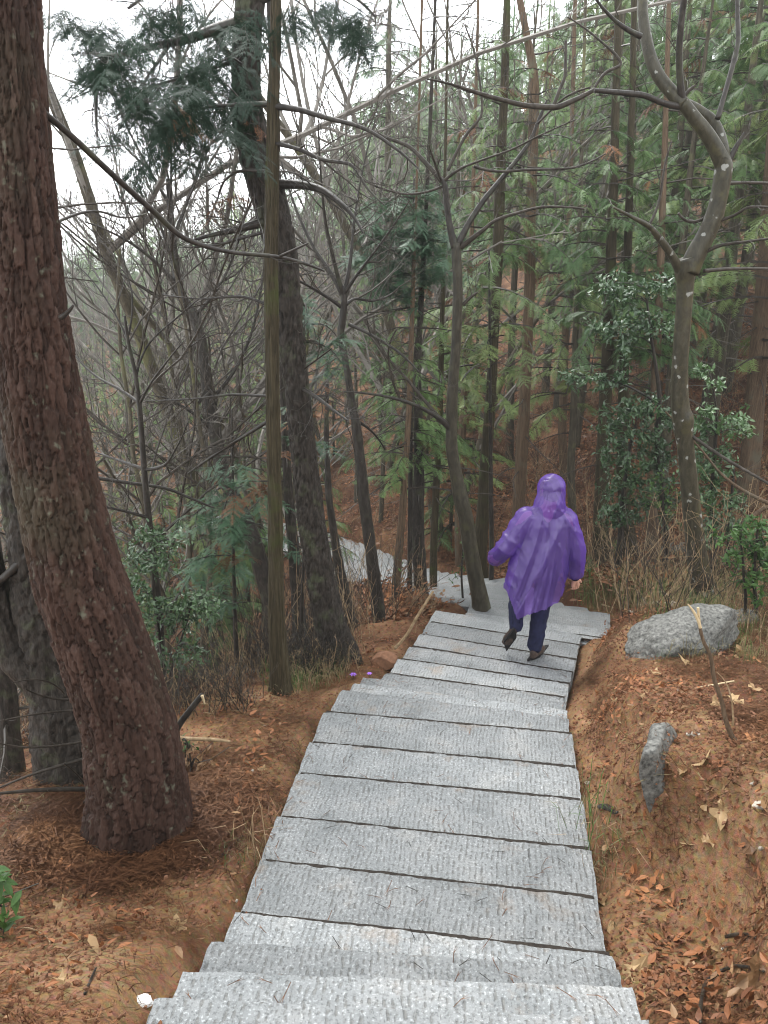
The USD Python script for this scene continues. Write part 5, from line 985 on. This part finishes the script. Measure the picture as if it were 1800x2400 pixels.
instancer('scrub', [(tuft(7, .12, .55, 4, 2), 'twig_bark'), (tuft(7, .12, .45, 5, 2), 'dead_wood'), (tuft(6, .1, .6, 6, 2), 'dark_bark')], P_, up=np.tile([0, 0, 1.0], (len(P_), 1)), sc=rl.uniform(.5, 1.1, len(P_)), label='tangle of dark brushwood at the brow left of the steps', cat='brushwood')
def blades(n, rad, h, seed):
    r = np.random.default_rng(seed); mb = MB()
    for _ in range(n):
        a = r.uniform(0, 2*math.pi); p = np.array([r.normal(0, rad), r.normal(0, rad), 0]); d = np.array([math.cos(a), math.sin(a), 0]); L = h * r.uniform(.5, 1.2); lean = r.uniform(.2, 1.0); s = np.array([-d[1], d[0], 0]) * .0022
        m = p + d * lean * L * .4 + [0, 0, L * .7]; e = p + d * lean * L + [0, 0, L * (1.05 - lean * .55)]
        mb.add(np.array([p - s, p + s, m - s*.8, m + s*.8, e]), np.array([[0, 1, 3], [0, 3, 2], [2, 3, 4]]))
    return mb.mesh()
P_ = np.vstack([px_spots(260, 1380, 1800, 1290, 1400), px_spots(110, 1350, 1700, 1370, 1450), px_spots(60, 1540, 1800, 1400, 1560), px_spots(3, 540, 590, 2005, 2050), px_spots(9, 1390, 1430, 1880, 2100), px_spots(40, 640, 800, 1560, 1625)])
instancer('dry_grass', [(blades(26, .09, .22, 1), 'dry_grass'), (blades(22, .08, .28, 2), 'dead_wood'), (blades(20, .1, .2, 3), 'green_leaf')], P_, up=np.tile([0, 0, 1.0], (len(P_), 1)), sc=rl.uniform(.5, 1.1, len(P_)), pick=rl.choice(3, len(P_), p=[.38, .2, .42]), label='dry yellowish grass and weeds around the boulder and the spotted tree', cat='grass')

# fallen leaves large enough to tell apart: pieces of the ground
rf = np.random.default_rng(8); protos = [lobed_leaf(k, 3 + k % 3) for k in range(6)] + [oval_leaf(k) for k in range(4)]
def fallen(px, py, size, k, m, lift=0.01, tilt=0.35):
    c = hit(px, py); a = rf.uniform(0, 2*math.pi); src = protos[k]
    M = frames(np.array([[math.cos(a), math.sin(a), rf.normal(0, tilt)]]), np.array([0, 0, 1.0]) + rf.normal(0, tilt, (1, 3)) + [[0, -0.25, 0]], [size])
    v, f = stamp((np.array(src.vertices), np.array(src.faces)), M, (c + [0, 0, lift])[None])
    obj('fallen_leaf', trimesh.Trimesh(v, f, process=False), m, ground)
known_leaves = [(1730, 1540, .13, 0), (1608, 1560, .10, 1), (1536, 1585, .07, 2), (1680, 1660, .11, 3), (1720, 1650, .10, 4), (1765, 1620, .10, 0), (1690, 1910, .10, 1), (1665, 1860, .07, 2), (1655, 1900, .08, 3), (1700, 1850, .07, 4), (1610, 1985, .07, 5), (1650, 1965, .08, 0), (1665, 1985, .07, 1), (1640, 1800, .09, 2), (1755, 2000, .10, 3), (1790, 1900, .08, 6), (1600, 1815, .05, 1), (1625, 1720, .06, 7), (1500, 1640, .08, 2), (1450, 1690, .09, 3), (1440, 1650, .08, 4), (1405, 2120, .06, 5), (1425, 2180, .06, 0), (1385, 1825, .05, 7), (1430, 1990, .06, 1), (1465, 1980, .07, 2), (1550, 2240, .05, 8), (1680, 2235, .05, 6), (1480, 2290, .09, 3), (1780, 2300, .12, 4),
                (348, 1968, .075, 6), (590, 1968, .06, 7), (390, 1945, .05, 8), (200, 2040, .06, 1), (150, 2125, .07, 2), (220, 2230, .07, 8), (115, 2165, .06, 9), (145, 2310, .07, 3), (270, 2175, .09, 4), (350, 2140, .04, 7), (420, 2180, .08, 5), (495, 1870, .06, 0), (480, 1840, .07, 1), (500, 1800, .06, 2), (455, 1800, .09, 3), (60, 1965, .07, 4), (40, 2000, .06, 5), (20, 2060, .06, 0), (100, 2045, .06, 6), (640, 1770, .05, 7), (530, 1905, .05, 6), (295, 2080, .05, 3), (160, 2060, .05, 8), (620, 1810, .05, 1)]
for px, py, s, k in known_leaves: fallen(px, py, s * 1.25, k, 'tan_leaf' if rf.random() < .8 else 'dry_leaf', .025)
for _ in range(110):
    right = rf.random() < 0.55
    px, py = (rf.uniform(1400, 1800), rf.uniform(1420, 2400)) if right else (rf.uniform(0, 640), rf.uniform(1720, 2400))
    c = hit(px, py); _, _, xl, xr = path_at(c[0], c[1])
    if xl - .03 < c[0] < xr + .03: continue
    fallen(px, py, rf.uniform(.03, .075), rf.integers(0, 10), rf.choice(['dry_leaf', 'litter_leaf', 'litter_leaf']))
for px, py, s in [(310, 1942, .06), (222, 1975, .06), (150, 1985, .05), (30, 2010, .06)]: fallen(px, py, s, 6, 'green_leaf', .02)

# sticks and roots
def stick(name, label, cat, pts, m='dark_bark', lift=0.012, sides=7, heights=None, ends=None, parent=None):
    P = []; hs = heights or [lift] * len(pts)
    for (px, py, w), h in zip(pts, hs):
        c = hit(px, py); P.append(c + [0, 0, h] if h < 0.05 else c)
    P = np.array(P); R = np.array([p[2] / 2 * depth(q) / F for p, q in zip(pts, P)])
    S = spline(np.column_stack([P, R]), 26); w = 1 + 0.35 * (meshkit.fbm(S[:, :3] * 25, 3, 2) - .5)
    return obj(name, trimesh.Trimesh(*tube(S[:, :3], S[:, 3] * w, sides), process=False), m, smooth=True, label=label, cat=cat)
# the snapped stick standing at a slant right of the steps
st_ = thing('broken_stick', 'snapped slanting stick with pale split tips in front of the grey boulder', 'stick')
base = hit(1735, 1745); Ys = base[1]
P, R = add_limb(st_, 'stem', [(1752, 1752, 12), (1722, 1734, 12), (1702, 1690, 11), (1692, 1645, 10), (1674, 1590, 10), (1666, 1540, 9), (1648, 1500, 8), (1641, 1472, 8)], Ys, 'cedar_bark_brown', sides=9, n=40, dY=0.12, seed=2)
add_limb(st_, 'split_tip', [(1642, 1475, 7), (1632, 1445, 7), (1612, 1416, 3)], Ys + .12, 'fresh_wood', sides=6, n=10); add_limb(st_, 'split_tip', [(1642, 1475, 7), (1638, 1450, 6), (1636, 1424, 6)], Ys + .13, 'fresh_wood', sides=6, n=10)
P, R = add_limb(st_, 'side_twig', [(1718, 1700, 6), (1716, 1650, 4), (1706, 1610, 3), (1680, 1575, 2)], Ys, 'dead_wood', sides=5, n=14)
stick('vine', 'thin dark wiry vine looping over the orange soil at the lower right', 'vine', [(1638, 2420, 9), (1643, 2350, 9), (1665, 2310, 9), (1688, 2295, 9), (1710, 2287, 9), (1735, 2286, 8), (1760, 2290, 8), (1785, 2300, 6)], lift=.045)
stick('vine', 'thin faint vine curling below the looping dark one', 'vine', [(1640, 2395, 3), (1700, 2375, 3), (1745, 2340, 3), (1752, 2300, 3)], lift=.012)
stick('stick', 'pale straw lying level in front of the standing snapped stick', 'stick', [(1632, 1614, 4), (1720, 1598, 4)], 'fresh_wood', .006)
stick('stick', 'pale straw at the foot of the standing snapped stick', 'stick', [(1680, 1768, 4), (1730, 1752, 4), (1778, 1738, 4)], 'fresh_wood', .006)
stick('stick', 'short dark broken stick on the soil beside the steps at the right', 'stick', [(1405, 1895, 12), (1430, 1900, 14), (1448, 1912, 11)], 'dark_bark')
stick('stick', 'pale reed stalk leaning across the soil right of the steps', 'stick', [(1428, 1885, 4), (1455, 1860, 4), (1478, 1838, 4)], 'fresh_wood', .01)
stick('stick', 'dark thin stick on the bare soil at the lower left', 'stick', [(510, 2018, 7), (545, 1985, 6), (572, 1960, 4)], 'dark_bark')
stick('stick', 'dark short stick at the far lower left', 'stick', [(200, 2335, 8), (215, 2300, 7), (226, 2275, 5)], 'dark_bark')
stick('stick', 'reddish curved stem at the left edge of the soil', 'stick', [(0, 2185, 4), (60, 2180, 4), (100, 2195, 4), (118, 2220, 3)], 'dead_wood')
stick('stick', 'pale straw by the lower end of the steps', 'stick', [(1410, 1418, 5), (1440, 1427, 4)], 'fresh_wood', .01)
stick('stick', 'thin dark root across the cut bank at the right', 'root', [(1700, 2200, 8), (1730, 2195, 9), (1770, 2205, 7)], 'dark_bark')
ln = thing('dead_branch', 'grey dead stick leaning at the left brow of the steps by the clay lump', 'dead branch')
add_limb(ln, 'stem', [(925, 1520, 8), (955, 1485, 7), (975, 1450, 7), (1000, 1410, 6), (1016, 1386, 5)], 6.6, 'dead_wood', sides=6, n=20)
ln = thing('dead_branch', 'short dark leaning branch stub right of the big leaning pine', 'dead branch')
add_limb(ln, 'stem', [(412, 1720, 14), (420, 1700, 15), (445, 1665, 15), (475, 1628, 13)], 4.35, 'dark_bark', sides=8, n=20); add_limb(ln, 'split_tip', [(474, 1630, 8), (480, 1650, 4)], 4.33, 'fresh_wood', sides=5, n=6)
ln = thing('dead_branch', 'grey branch lying level along the brow right of the big leaning pine', 'dead branch')
add_limb(ln, 'stem', [(385, 1712, 8), (430, 1730, 9), (490, 1733, 9), (540, 1738, 6)], 4.0, 'dead_wood', sides=7, n=20)
ln = thing('dead_branch', 'grey arching dead branch at the right edge below the red-brown trunk', 'dead branch')
P, R = add_limb(ln, 'stem', [(1740, 1230, 12), (1770, 1205, 11), (1800, 1190, 10), (1840, 1195, 8)], 8.5, 'cedar_bark_brown', sides=8, n=20); add_limb(ln, 'branch', [(1830, 1190, 11), (1760, 1160, 9), (1700, 1120, 7), (1640, 1050, 5), (1560, 965, 4)], 8.4, 'cedar_bark_brown', sides=7, n=40); 
mb = MB(); sprout(mb, P, R, 6, .5, rl, 2, minr=.002); obj('twigs', mb.mesh(), 'dead_wood', ln, kind='stuff')
for i, (x, y, s) in enumerate([(1700, 1100, 1), (1760, 1180, 1), (1660, 1220, .8)]):
    pass
# bark chips and paper litter
def crumple(name, label, cat, px, py, size, seed, m, flat=.6, group=None):
    c = hit(px, py); s = trimesh.creation.icosphere(3); v = np.array(s.vertices); v = v * (1 + .9 * (meshkit.fbm(v * 2.2 + seed, 4, seed) - .5))[:, None] * np.array(size) * [1, 1, flat]
    return obj(name, trimesh.Trimesh(v + c + [0, 0, size[2] * flat * .5], s.faces, process=False), m, label=label, cat=cat, group=group)
crumple('paper_tissue', 'crumpled white tissue at the left edge of the lowest step in view', 'tissue', 335, 2352, (.032, .026, .028), 3, 'white_paper')
for i, (px, py, sz, lb) in enumerate([(1512, 1418, .07, 'pale shredded bark scrap behind the boulder, leftmost of the white scraps'), (1540, 1420, .05, 'pale shredded bark scrap behind the boulder, just right of the leftmost white scrap'), (1570, 1420, .07, 'pale shredded bark scrap behind the boulder, rightmost of the white scraps'), (1556, 1398, .05, 'pale shredded scrap behind the boulder, highest of the white scraps'), (1484, 1440, .035, 'small pale scrap left of the boulder top')]):
    c = hit(px, py); mb = MB(); r = np.random.default_rng(i)
    for _ in range(7):
        a = r.uniform(0, 2*math.pi); d = np.array([math.cos(a), math.sin(a), r.normal(.2, .3)]); n = np.array([-d[1], d[0], .3]); o = c + r.normal(0, sz * .4, 3) * [1, 1, .3] + [0, 0, .03]
        t = np.linspace(-1, 1, 5); q = o + np.outer(t * sz * .7, d) + np.outer(np.sin(t * 2 + i) * sz * .25, [0, 0, 1]); w = sz * r.uniform(.15, .35) * (1 - .5 * t ** 2)
        v = np.vstack([q - np.outer(w, n), q + np.outer(w, n)]); f = np.array([[k, k + 1, k + 6] for k in range(4)] + [[k, k + 6, k + 5] for k in range(4)]); mb.add(v, f)
    obj('bark_scrap', mb.mesh(), 'pale_bark_chip', label=lb, cat='bark scrap')
for px, py, s, lb in [(1624, 1722, .035, 'pale curled bark chip in front of the snapped stick foot'), (1380, 1836, .028, 'pale bark chip on the soil at the right edge of the steps'), (1770, 1838, .022, 'white chip on the dark litter at the right edge'), (450, 1935, .020, 'small white chip on the bare soil right of the pine foot'), (620, 1702, .018, 'small white chip by the left edge of the steps near the brow'), (1790, 1890, .05, 'pale wood chip at the right edge above the orange leaf'), (1700, 2225, .018, 'white chip on the orange soil at the lower right')]:
    crumple('bark_chip', lb, 'bark chip', px, py, (s, s * .5, s * .4), int(px), 'pale_bark_chip')
# violets at the brow
for i, (px, py, lb) in enumerate([(828, 1580, 'purple flower at the left edge of the steps, the larger left one'), (866, 1575, 'purple flower at the left edge of the steps, the smaller right one')]):
    t = thing('purple_flower', lb, 'flower'); c = hit(px, py + 12); top = c + [0, 0, .045 - .01 * i]
    obj('stem', trimesh.Trimesh(*tube(np.array([c - [0, 0, .02], (c + top) / 2 + [.006, 0, 0], top]), .0025, 5), process=False), 'green_leaf', t)
    for k in range(6):
        a = k * math.pi / 3 + i; d = np.array([math.cos(a), math.sin(a), .35]); v, f = stamp(leaf(1, .7, .2, .25), frames(d[None], np.array([[0, 0, 1.0]]), [.034 - .008 * i]), top[None]); obj('petal', trimesh.Trimesh(v, f, process=False), 'purple_petal', t)
# ferns
for i, (px, py, lb) in enumerate([(1548, 1318, 'small green fern left of the lichen-spotted tree foot'), (1455, 1300, 'green fern tuft between the mossy trunk and the grey trunk'), (1380, 1345, 'small green fern right of the walker\'s hand')]):
    t = thing('fern', lb, 'fern'); c = hit(px, py)
    for k in range(9):
        a = k * .7 + i; d = np.array([math.cos(a), math.sin(a), .9]); v, f = stamp(FROND_MID, frames(d[None], np.array([[0, 0, 1.0]]) + rf.normal(0, .2, (1, 3)), [.34 * rf.uniform(.7, 1.1)]), c[None]); obj('frond', trimesh.Trimesh(v, f, process=False), 'green_leaf', t)

# ------------------------------------------------------------------ the walker, seen from behind
foot = atH(1253, 1540, 3.94)                       # right sole, on its slab
foot[2] = EDGES[17][0][2] + 0.004
def L_(x, y, z): return np.array([x, y, z]) + foot
walker = thing('person', 'person in a purple hooded plastic raincoat and navy trousers walking down the steps', 'person')
def chain(*pr):
    out = None
    for (a, ra), (b, rb) in zip(pr[:-1], pr[1:]):
        h = m3.Manifold.hull_points(np.vstack([np.array(trimesh.creation.icosphere(2, radius=r).vertices) + p for p, r in ((a, ra), (b, rb))]).astype(np.float32)); out = h if out is None else out + h
    return out
def smooth_mesh(man, edge, it=10):
    m = man.refine_to_length(edge).to_mesh(); t = trimesh.Trimesh(m.vert_properties[:, :3], m.tri_verts, process=True); v0 = np.array(t.vertices); trimesh.smoothing.filter_taubin(t, iterations=it); v1 = np.array(t.vertices)
    bad = np.linalg.norm(v1 - v0, axis=1) > max(.012, edge * 1.2); v1[bad] = v0[bad]; t.vertices = v1; return t
hipR, hipL = L_(.085, .05, .93), L_(-.10, .05, .95); kneR, ankR = L_(.045, .085, .50), L_(-.005, .0, .095)
kneL, ankL = L_(-.18, .16, .60), L_(-.212, -.03, .345); pel, wai, che, nek, hed = L_(-.005, .06, .98), L_(.005, .08, 1.12), L_(.03, .105, 1.34), L_(.058, .12, 1.52), L_(.075, .15, 1.665)
shR, shL = L_(.235, .10, 1.42), L_(-.165, .10, 1.44); elR, wrR = L_(.305, .05, 1.10), L_(.345, .07, .835); elL, wrL = L_(-.325, .02, 1.17), L_(-.390, .17, 1.005)
body = chain((hipR, .09), (kneR, .06), (ankR, .042)) + chain((hipL, .09), (kneL, .06), (ankL, .042)) + chain((pel - [.06, 0, 0], .12), (wai - [.04, 0, 0], .12), (che - [.08, 0, 0], .13)) + chain((pel + [.06, 0, 0], .12), (wai + [.05, 0, 0], .12), (che + [.08, 0, 0], .13)) + chain((che + [0, 0, .08], .11), (nek, .06), (hed - [0, 0, .05], .062))
body += chain((shL + [.03, 0, -.03], .07), (elL, .050), (wrL, .036)) + chain((shR + [-.03, 0, -.03], .07), (elR, .050), (wrR, .036)) + chain((shL + [.03, 0, -.03], .07), (che + [0, 0, .06], .1), (shR + [-.03, 0, -.03], .07))
hv = trimesh.creation.icosphere(3); q = np.array(hv.vertices) * [.076, .095, .118]; q[:, 0] *= 1 - .18 * (q[:, 2] < -.04)
body += m3.Manifold.hull_points((q + hed).astype(np.float32)) + chain((hed + [0, .088, -.005], .013), (hed + [0, .112, -.022], .014)) + chain((hed + [-.078, .0, -.01], .016), (hed + [-.082, -.005, .01], .014)) + chain((hed + [.078, .0, -.01], .016), (hed + [.082, -.005, .01], .014)) + chain((hed + [0, .06, -.095], .03), (hed + [0, .075, -.085], .028))
def hand(w, d, up, s):
    """palm, four fingers and a thumb below the wrist w, pointing along d"""
    d = unit(d); side = unit(np.cross(d, up)) * s; up = np.cross(side, d) * s; o = chain((w, .030), (w + d * .045 + side * .018, .021), (w + d * .085 + side * .026, .016)) + chain((w, .030), (w + d * .045 - side * .018, .021), (w + d * .082 - side * .026, .016))
    for k, (off, ln) in enumerate(zip((.028, .010, -.009, -.027), (.070, .078, .072, .056))):
        b = w + d * .085 + side * off; m1 = b + unit(d + up * .25) * ln * .45; m2 = m1 + unit(d + up * .8) * ln * .32; e = m2 + unit(d * .6 + up) * ln * .24; o += chain((b - d * .02, .0098), (m1, .0092), (m2, .0085), (e, .0072))
    b = w + d * .02 + side * .026; o += chain((b, .014), (b + unit(d + side * 1.1) * .035, .011), (b + unit(d + side * .8 + up * .3) * .066, .0085)); return o
body_m = smooth_mesh(body, .022, 8)
obj('body', body_m, 'skin', walker, smooth=True)
for w, e, s in ((wrR, elR, 1), (wrL, elL, -1)):
    obj('hand', smooth_mesh(hand(w + unit(w - e) * .02, unit(w - e) + [0, .05, -.35], np.array([-.25 * s, 1.0, 0]), s), .005, 6), 'skin', walker, smooth=True)
for sx in (-.031, .031):
    e = trimesh.creation.icosphere(2, radius=.012); obj('eye', trimesh.Trimesh(np.array(e.vertices) + hed + [sx, .083, .012], e.faces), 'white_paper', walker, smooth=True)
q = np.array(hv.vertices) * [.084, .101, .122]; f = hv.faces; c = q[f].mean(1); keep = ~((c[:, 1] > .03) & (c[:, 2] < .055)) & (c[:, 2] > -.085); obj('hair', trimesh.Trimesh(q + hed + [0, -.006, .008], f[keep], process=False), 'hair', walker, smooth=True)
# trousers, jacket, shoes
tr = chain((hipR + [0, 0, .02], .112), (kneR + [.0, 0, .0], .086), (ankR + [0, .0, .03], .074)) + chain((hipL + [0, 0, .02], .112), (kneL, .084), (ankL + [.006, .02, .005], .068)) + chain((hipR + [0, 0, .04], .115), (hipL + [0, 0, .04], .115)) + chain((pel, .14), (wai, .135))
tm = smooth_mesh(tr, .022, 6); n = tm.vertex_normals; v = np.array(tm.vertices); lv = (v - foot); 
v += n * ((meshkit.fbm(lv * [9, 9, 22], 3, 2) - .5) * .03 * sstep(1.0, .5, lv[:, 2]))[:, None]
obj('trousers', trimesh.Trimesh(v, tm.faces, process=False), 'navy_cloth', walker, smooth=True)
jk = chain((pel + [-.06, 0, .02], .135), (che + [-.08, 0, 0], .150), (che + [-.06, 0, .08], .10)) + chain((pel + [.06, 0, .02], .135), (che + [.08, 0, 0], .150), (che + [.06, 0, .08], .10)) + chain((shL + [.04, 0, -.04], .078), (elL, .060), (wrL, .048)) + chain((shR + [-.04, 0, -.04], .078), (elR, .060), (wrR, .048)) + chain((shL + [.04, 0, -.04], .078), (che + [0, 0, .06], .1), (shR + [-.04, 0, -.04], .078))
obj('jacket', smooth_mesh(jk, .025, 6), 'dark_jacket', walker, smooth=True)
def shoe(heel, toe, up, s):
    d = unit(toe - heel); up = unit(up - d * (up @ d)); sd = np.cross(d, up); L = np.linalg.norm(toe - heel); at = lambda x, y, z: heel + d * x * L + sd * y + up * z
    upper = m3.Manifold.hull_points(np.vstack([np.array(trimesh.creation.icosphere(1, radius=r).vertices) + at(*p) for p, r in (((.12, 0, .045), .036), ((.12, 0, .075), .033), ((.35, 0, .05), .040))]).astype(np.float32)) + m3.Manifold.hull_points(np.vstack([np.array(trimesh.creation.icosphere(1, radius=r).vertices) + at(*p) for p, r in (((.30, 0, .045), .040), ((.68, .010 * s, .036), .046), ((.70, -.014 * s, .034), .042), ((.87, .014 * s, .03), .036), ((.87, -.016 * s, .03), .034))]).astype(np.float32))
    sole = None
    for a, b in (((.10, 0, .010), (.40, 0, .010)), ((.40, 0, .010), (.70, 0, .010)), ((.70, 0, .010), (.93, 0, .012))):
        w = lambda t: .038 if t < .3 else (.044 if t < .5 else (.053 if t < .8 else .044))
        pts = np.vstack([at(x, y, z) for (x, _, _) in (a, b) for an in np.linspace(0, 2*math.pi, 14) for (x, y, z) in [(x + math.cos(an) * w(x) / L * .9, math.sin(an) * w(x), .0), (x + math.cos(an) * w(x) / L * .9, math.sin(an) * w(x), .024)]])
        h = m3.Manifold.hull_points(pts.astype(np.float32)); sole = h if sole is None else sole + h
    return smooth_mesh(upper, .014, 6), sole.to_mesh()
for heel, toe, up, s in ((L_(-.045, -.085, 0.002), L_(.095, .145, 0.002), np.array([0, 0, 1.0]), 1), (L_(-.212, -.10, .335), L_(-.285, .02, .105), np.array([-.05, .9, .45]), -1)):
    u_, s_ = shoe(heel, toe, up, s); sh = obj('shoe', u_, 'shoe_leather', walker, smooth=True); obj('sole', trimesh.Trimesh(s_.vert_properties[:, :3], s_.tri_verts), 'shoe_sole', sh)
# raincoat: one thin skin over torso, arms and head, open at hem, cuffs and face
def ring_hull(secs):
    out = None; th = np.linspace(0, 2*math.pi, 40, endpoint=False)
    rings = [np.stack([cx + hx * np.sign(np.cos(th)) * np.abs(np.cos(th)) ** .85, cy + hy * np.sign(np.sin(th)) * np.abs(np.sin(th)) ** .85, np.full(40, z)], -1) + foot for z, cx, cy, hx, hy in secs]
    for a, b in zip(rings[:-1], rings[1:]):
        h = m3.Manifold.hull_points(np.vstack([a, b]).astype(np.float32)); out = h if out is None else out + h
    return out
coat = ring_hull([(1.545, .06, .11, .085, .085), (1.50, .055, .105, .15, .115), (1.455, .045, .10, .225, .14), (1.38, .04, .10, .258, .165), (1.25, .028, .09, .262, .18), (1.10, .0, .07, .268, .20), (.92, -.030, .045, .274, .21), (.75, -.052, .03, .268, .215), (.60, -.06, .01, .258, .225), (.40, -.07, -.01, .25, .23)])
cufL, cufR = wrL + unit(wrL - elL) * .05, wrR - unit(wrR - elR) * .045
coat += chain((shL + [.02, 0, -.03], .118), (elL + [-.005, 0, -.005], .096), (wrL, .082), (cufL, .078)) + chain((shR + [-.02, 0, -.03], .118), (elR + [.008, 0, 0], .100), (wrR + unit(elR - wrR) * .10 + [.005, 0, 0], .088), (cufR, .085))
coat += chain((nek + [-.02, -.01, -.03], .085), (shL + [.03, 0, -.03], .10)) + chain((nek + [.02, -.01, -.03], .085), (shR + [-.03, 0, -.03], .10))
coat += chain((hed + [0, .02, .03], .130), (hed + [0, -.012, -.05], .130), (nek + [0, -.005, .03], .142), (nek + [0, -.01, -.04], .152)) + chain((hed + [0, .01, .03], .128), (hed + [.006, -.005, .10], .066), (hed + [.006, -.012, .150], .022))
coat += chain((nek + [0, -.01, .0], .125), (nek + [-.085, -.005, -.075], .10)) + chain((nek + [0, -.01, .0], .125), (nek + [.085, -.005, -.075], .10)) + chain((hed + [0, .05, .0], .12), (hed + [0, .045, -.08], .11))
cm = smooth_mesh(coat, .012, 12); v = np.array(cm.vertices); nrm = np.array(cm.vertex_normals); lv = v - foot
th = np.arctan2(lv[:, 1] - .08, lv[:, 0] - .03); down = sstep(1.5, .9, lv[:, 2])
arm = ((lv[:, 0] < -.24 - .3 * (lv[:, 2] < 1.25) * 0) | (lv[:, 0] > .27)) & (lv[:, 2] > .8)
tw_ = th + (1.5 - lv[:, 2]) * .55                   # folds fall from the neck and swing to the left, as the coat does
def ridge(x, s): return 1 - np.abs(2 * meshkit.noise(np.stack([x, lv[:, 2] * 1.3, x * 0 + s], -1), s) - 1)
fold = (ridge(tw_ * 4.2, 3) ** 2 - .3) * .024 + (ridge(tw_ * 9.5 + 4, 5) ** 2 - .3) * .009
fold *= .35 + 1.15 * down
fine = (meshkit.fbm(lv * [18, 18, 11], 4, 7) - .5) * .009 + (ridge(lv[:, 0] * 14 + lv[:, 2] * 9, 9) ** 3 - .3) * .006
hood = lv[:, 2] > 1.53
fold = np.where(hood, (ridge(th * 5 + 2, 6) ** 2 - .35) * .010, np.where(arm, (ridge(lv[:, 2] * 7 + lv[:, 0] * 4, 8) ** 2 - .3) * .014, fold))
v = v + nrm * ((fold + fine) * sstep(1.80, 1.70, lv[:, 2]))[:, None]
# one long crease from the left shoulder blade swinging down to the left hem
sag = np.exp(-((lv[:, 0] - (.10 - (1.35 - lv[:, 2]) * .42)) / .035) ** 2) * sstep(1.45, 1.2, lv[:, 2]) * (lv[:, 1] < .05) * .030
v = v + nrm * sag[:, None]
lv = v - foot
hem = np.interp(lv[:, 0], [-.33, -.29, -.235, -.16, -.08, .02, .10, .18, .25], [.74, .66, .515, .56, .605, .63, .66, .70, .72]) + (lv[:, 1] > .02) * .05 + .012 * (meshkit.noise(lv * 14, 3) - .5)
f = np.array(cm.faces); fc = lv[f].mean(1); fh = hem[f].mean(1)
cut = (fc[:, 2] < fh)
hl = lv[f].mean(1) - (hed - foot); cut |= (hl[:, 1] > .105) & (np.abs(hl[:, 0]) < .085) & (hl[:, 2] > -.09) & (hl[:, 2] < .055)
for w, e in ((cufL, elL), (cufR, elR)):
    cut |= ((v[f].mean(1) - w) @ unit(w - e) > .035) & (np.linalg.norm(v[f].mean(1) - w, axis=1) < .16)
obj('raincoat', trimesh.Trimesh(v, f[~cut], process=False), 'raincoat', walker, smooth=True)
obj('haze', hz, 'haze', kind='stuff')
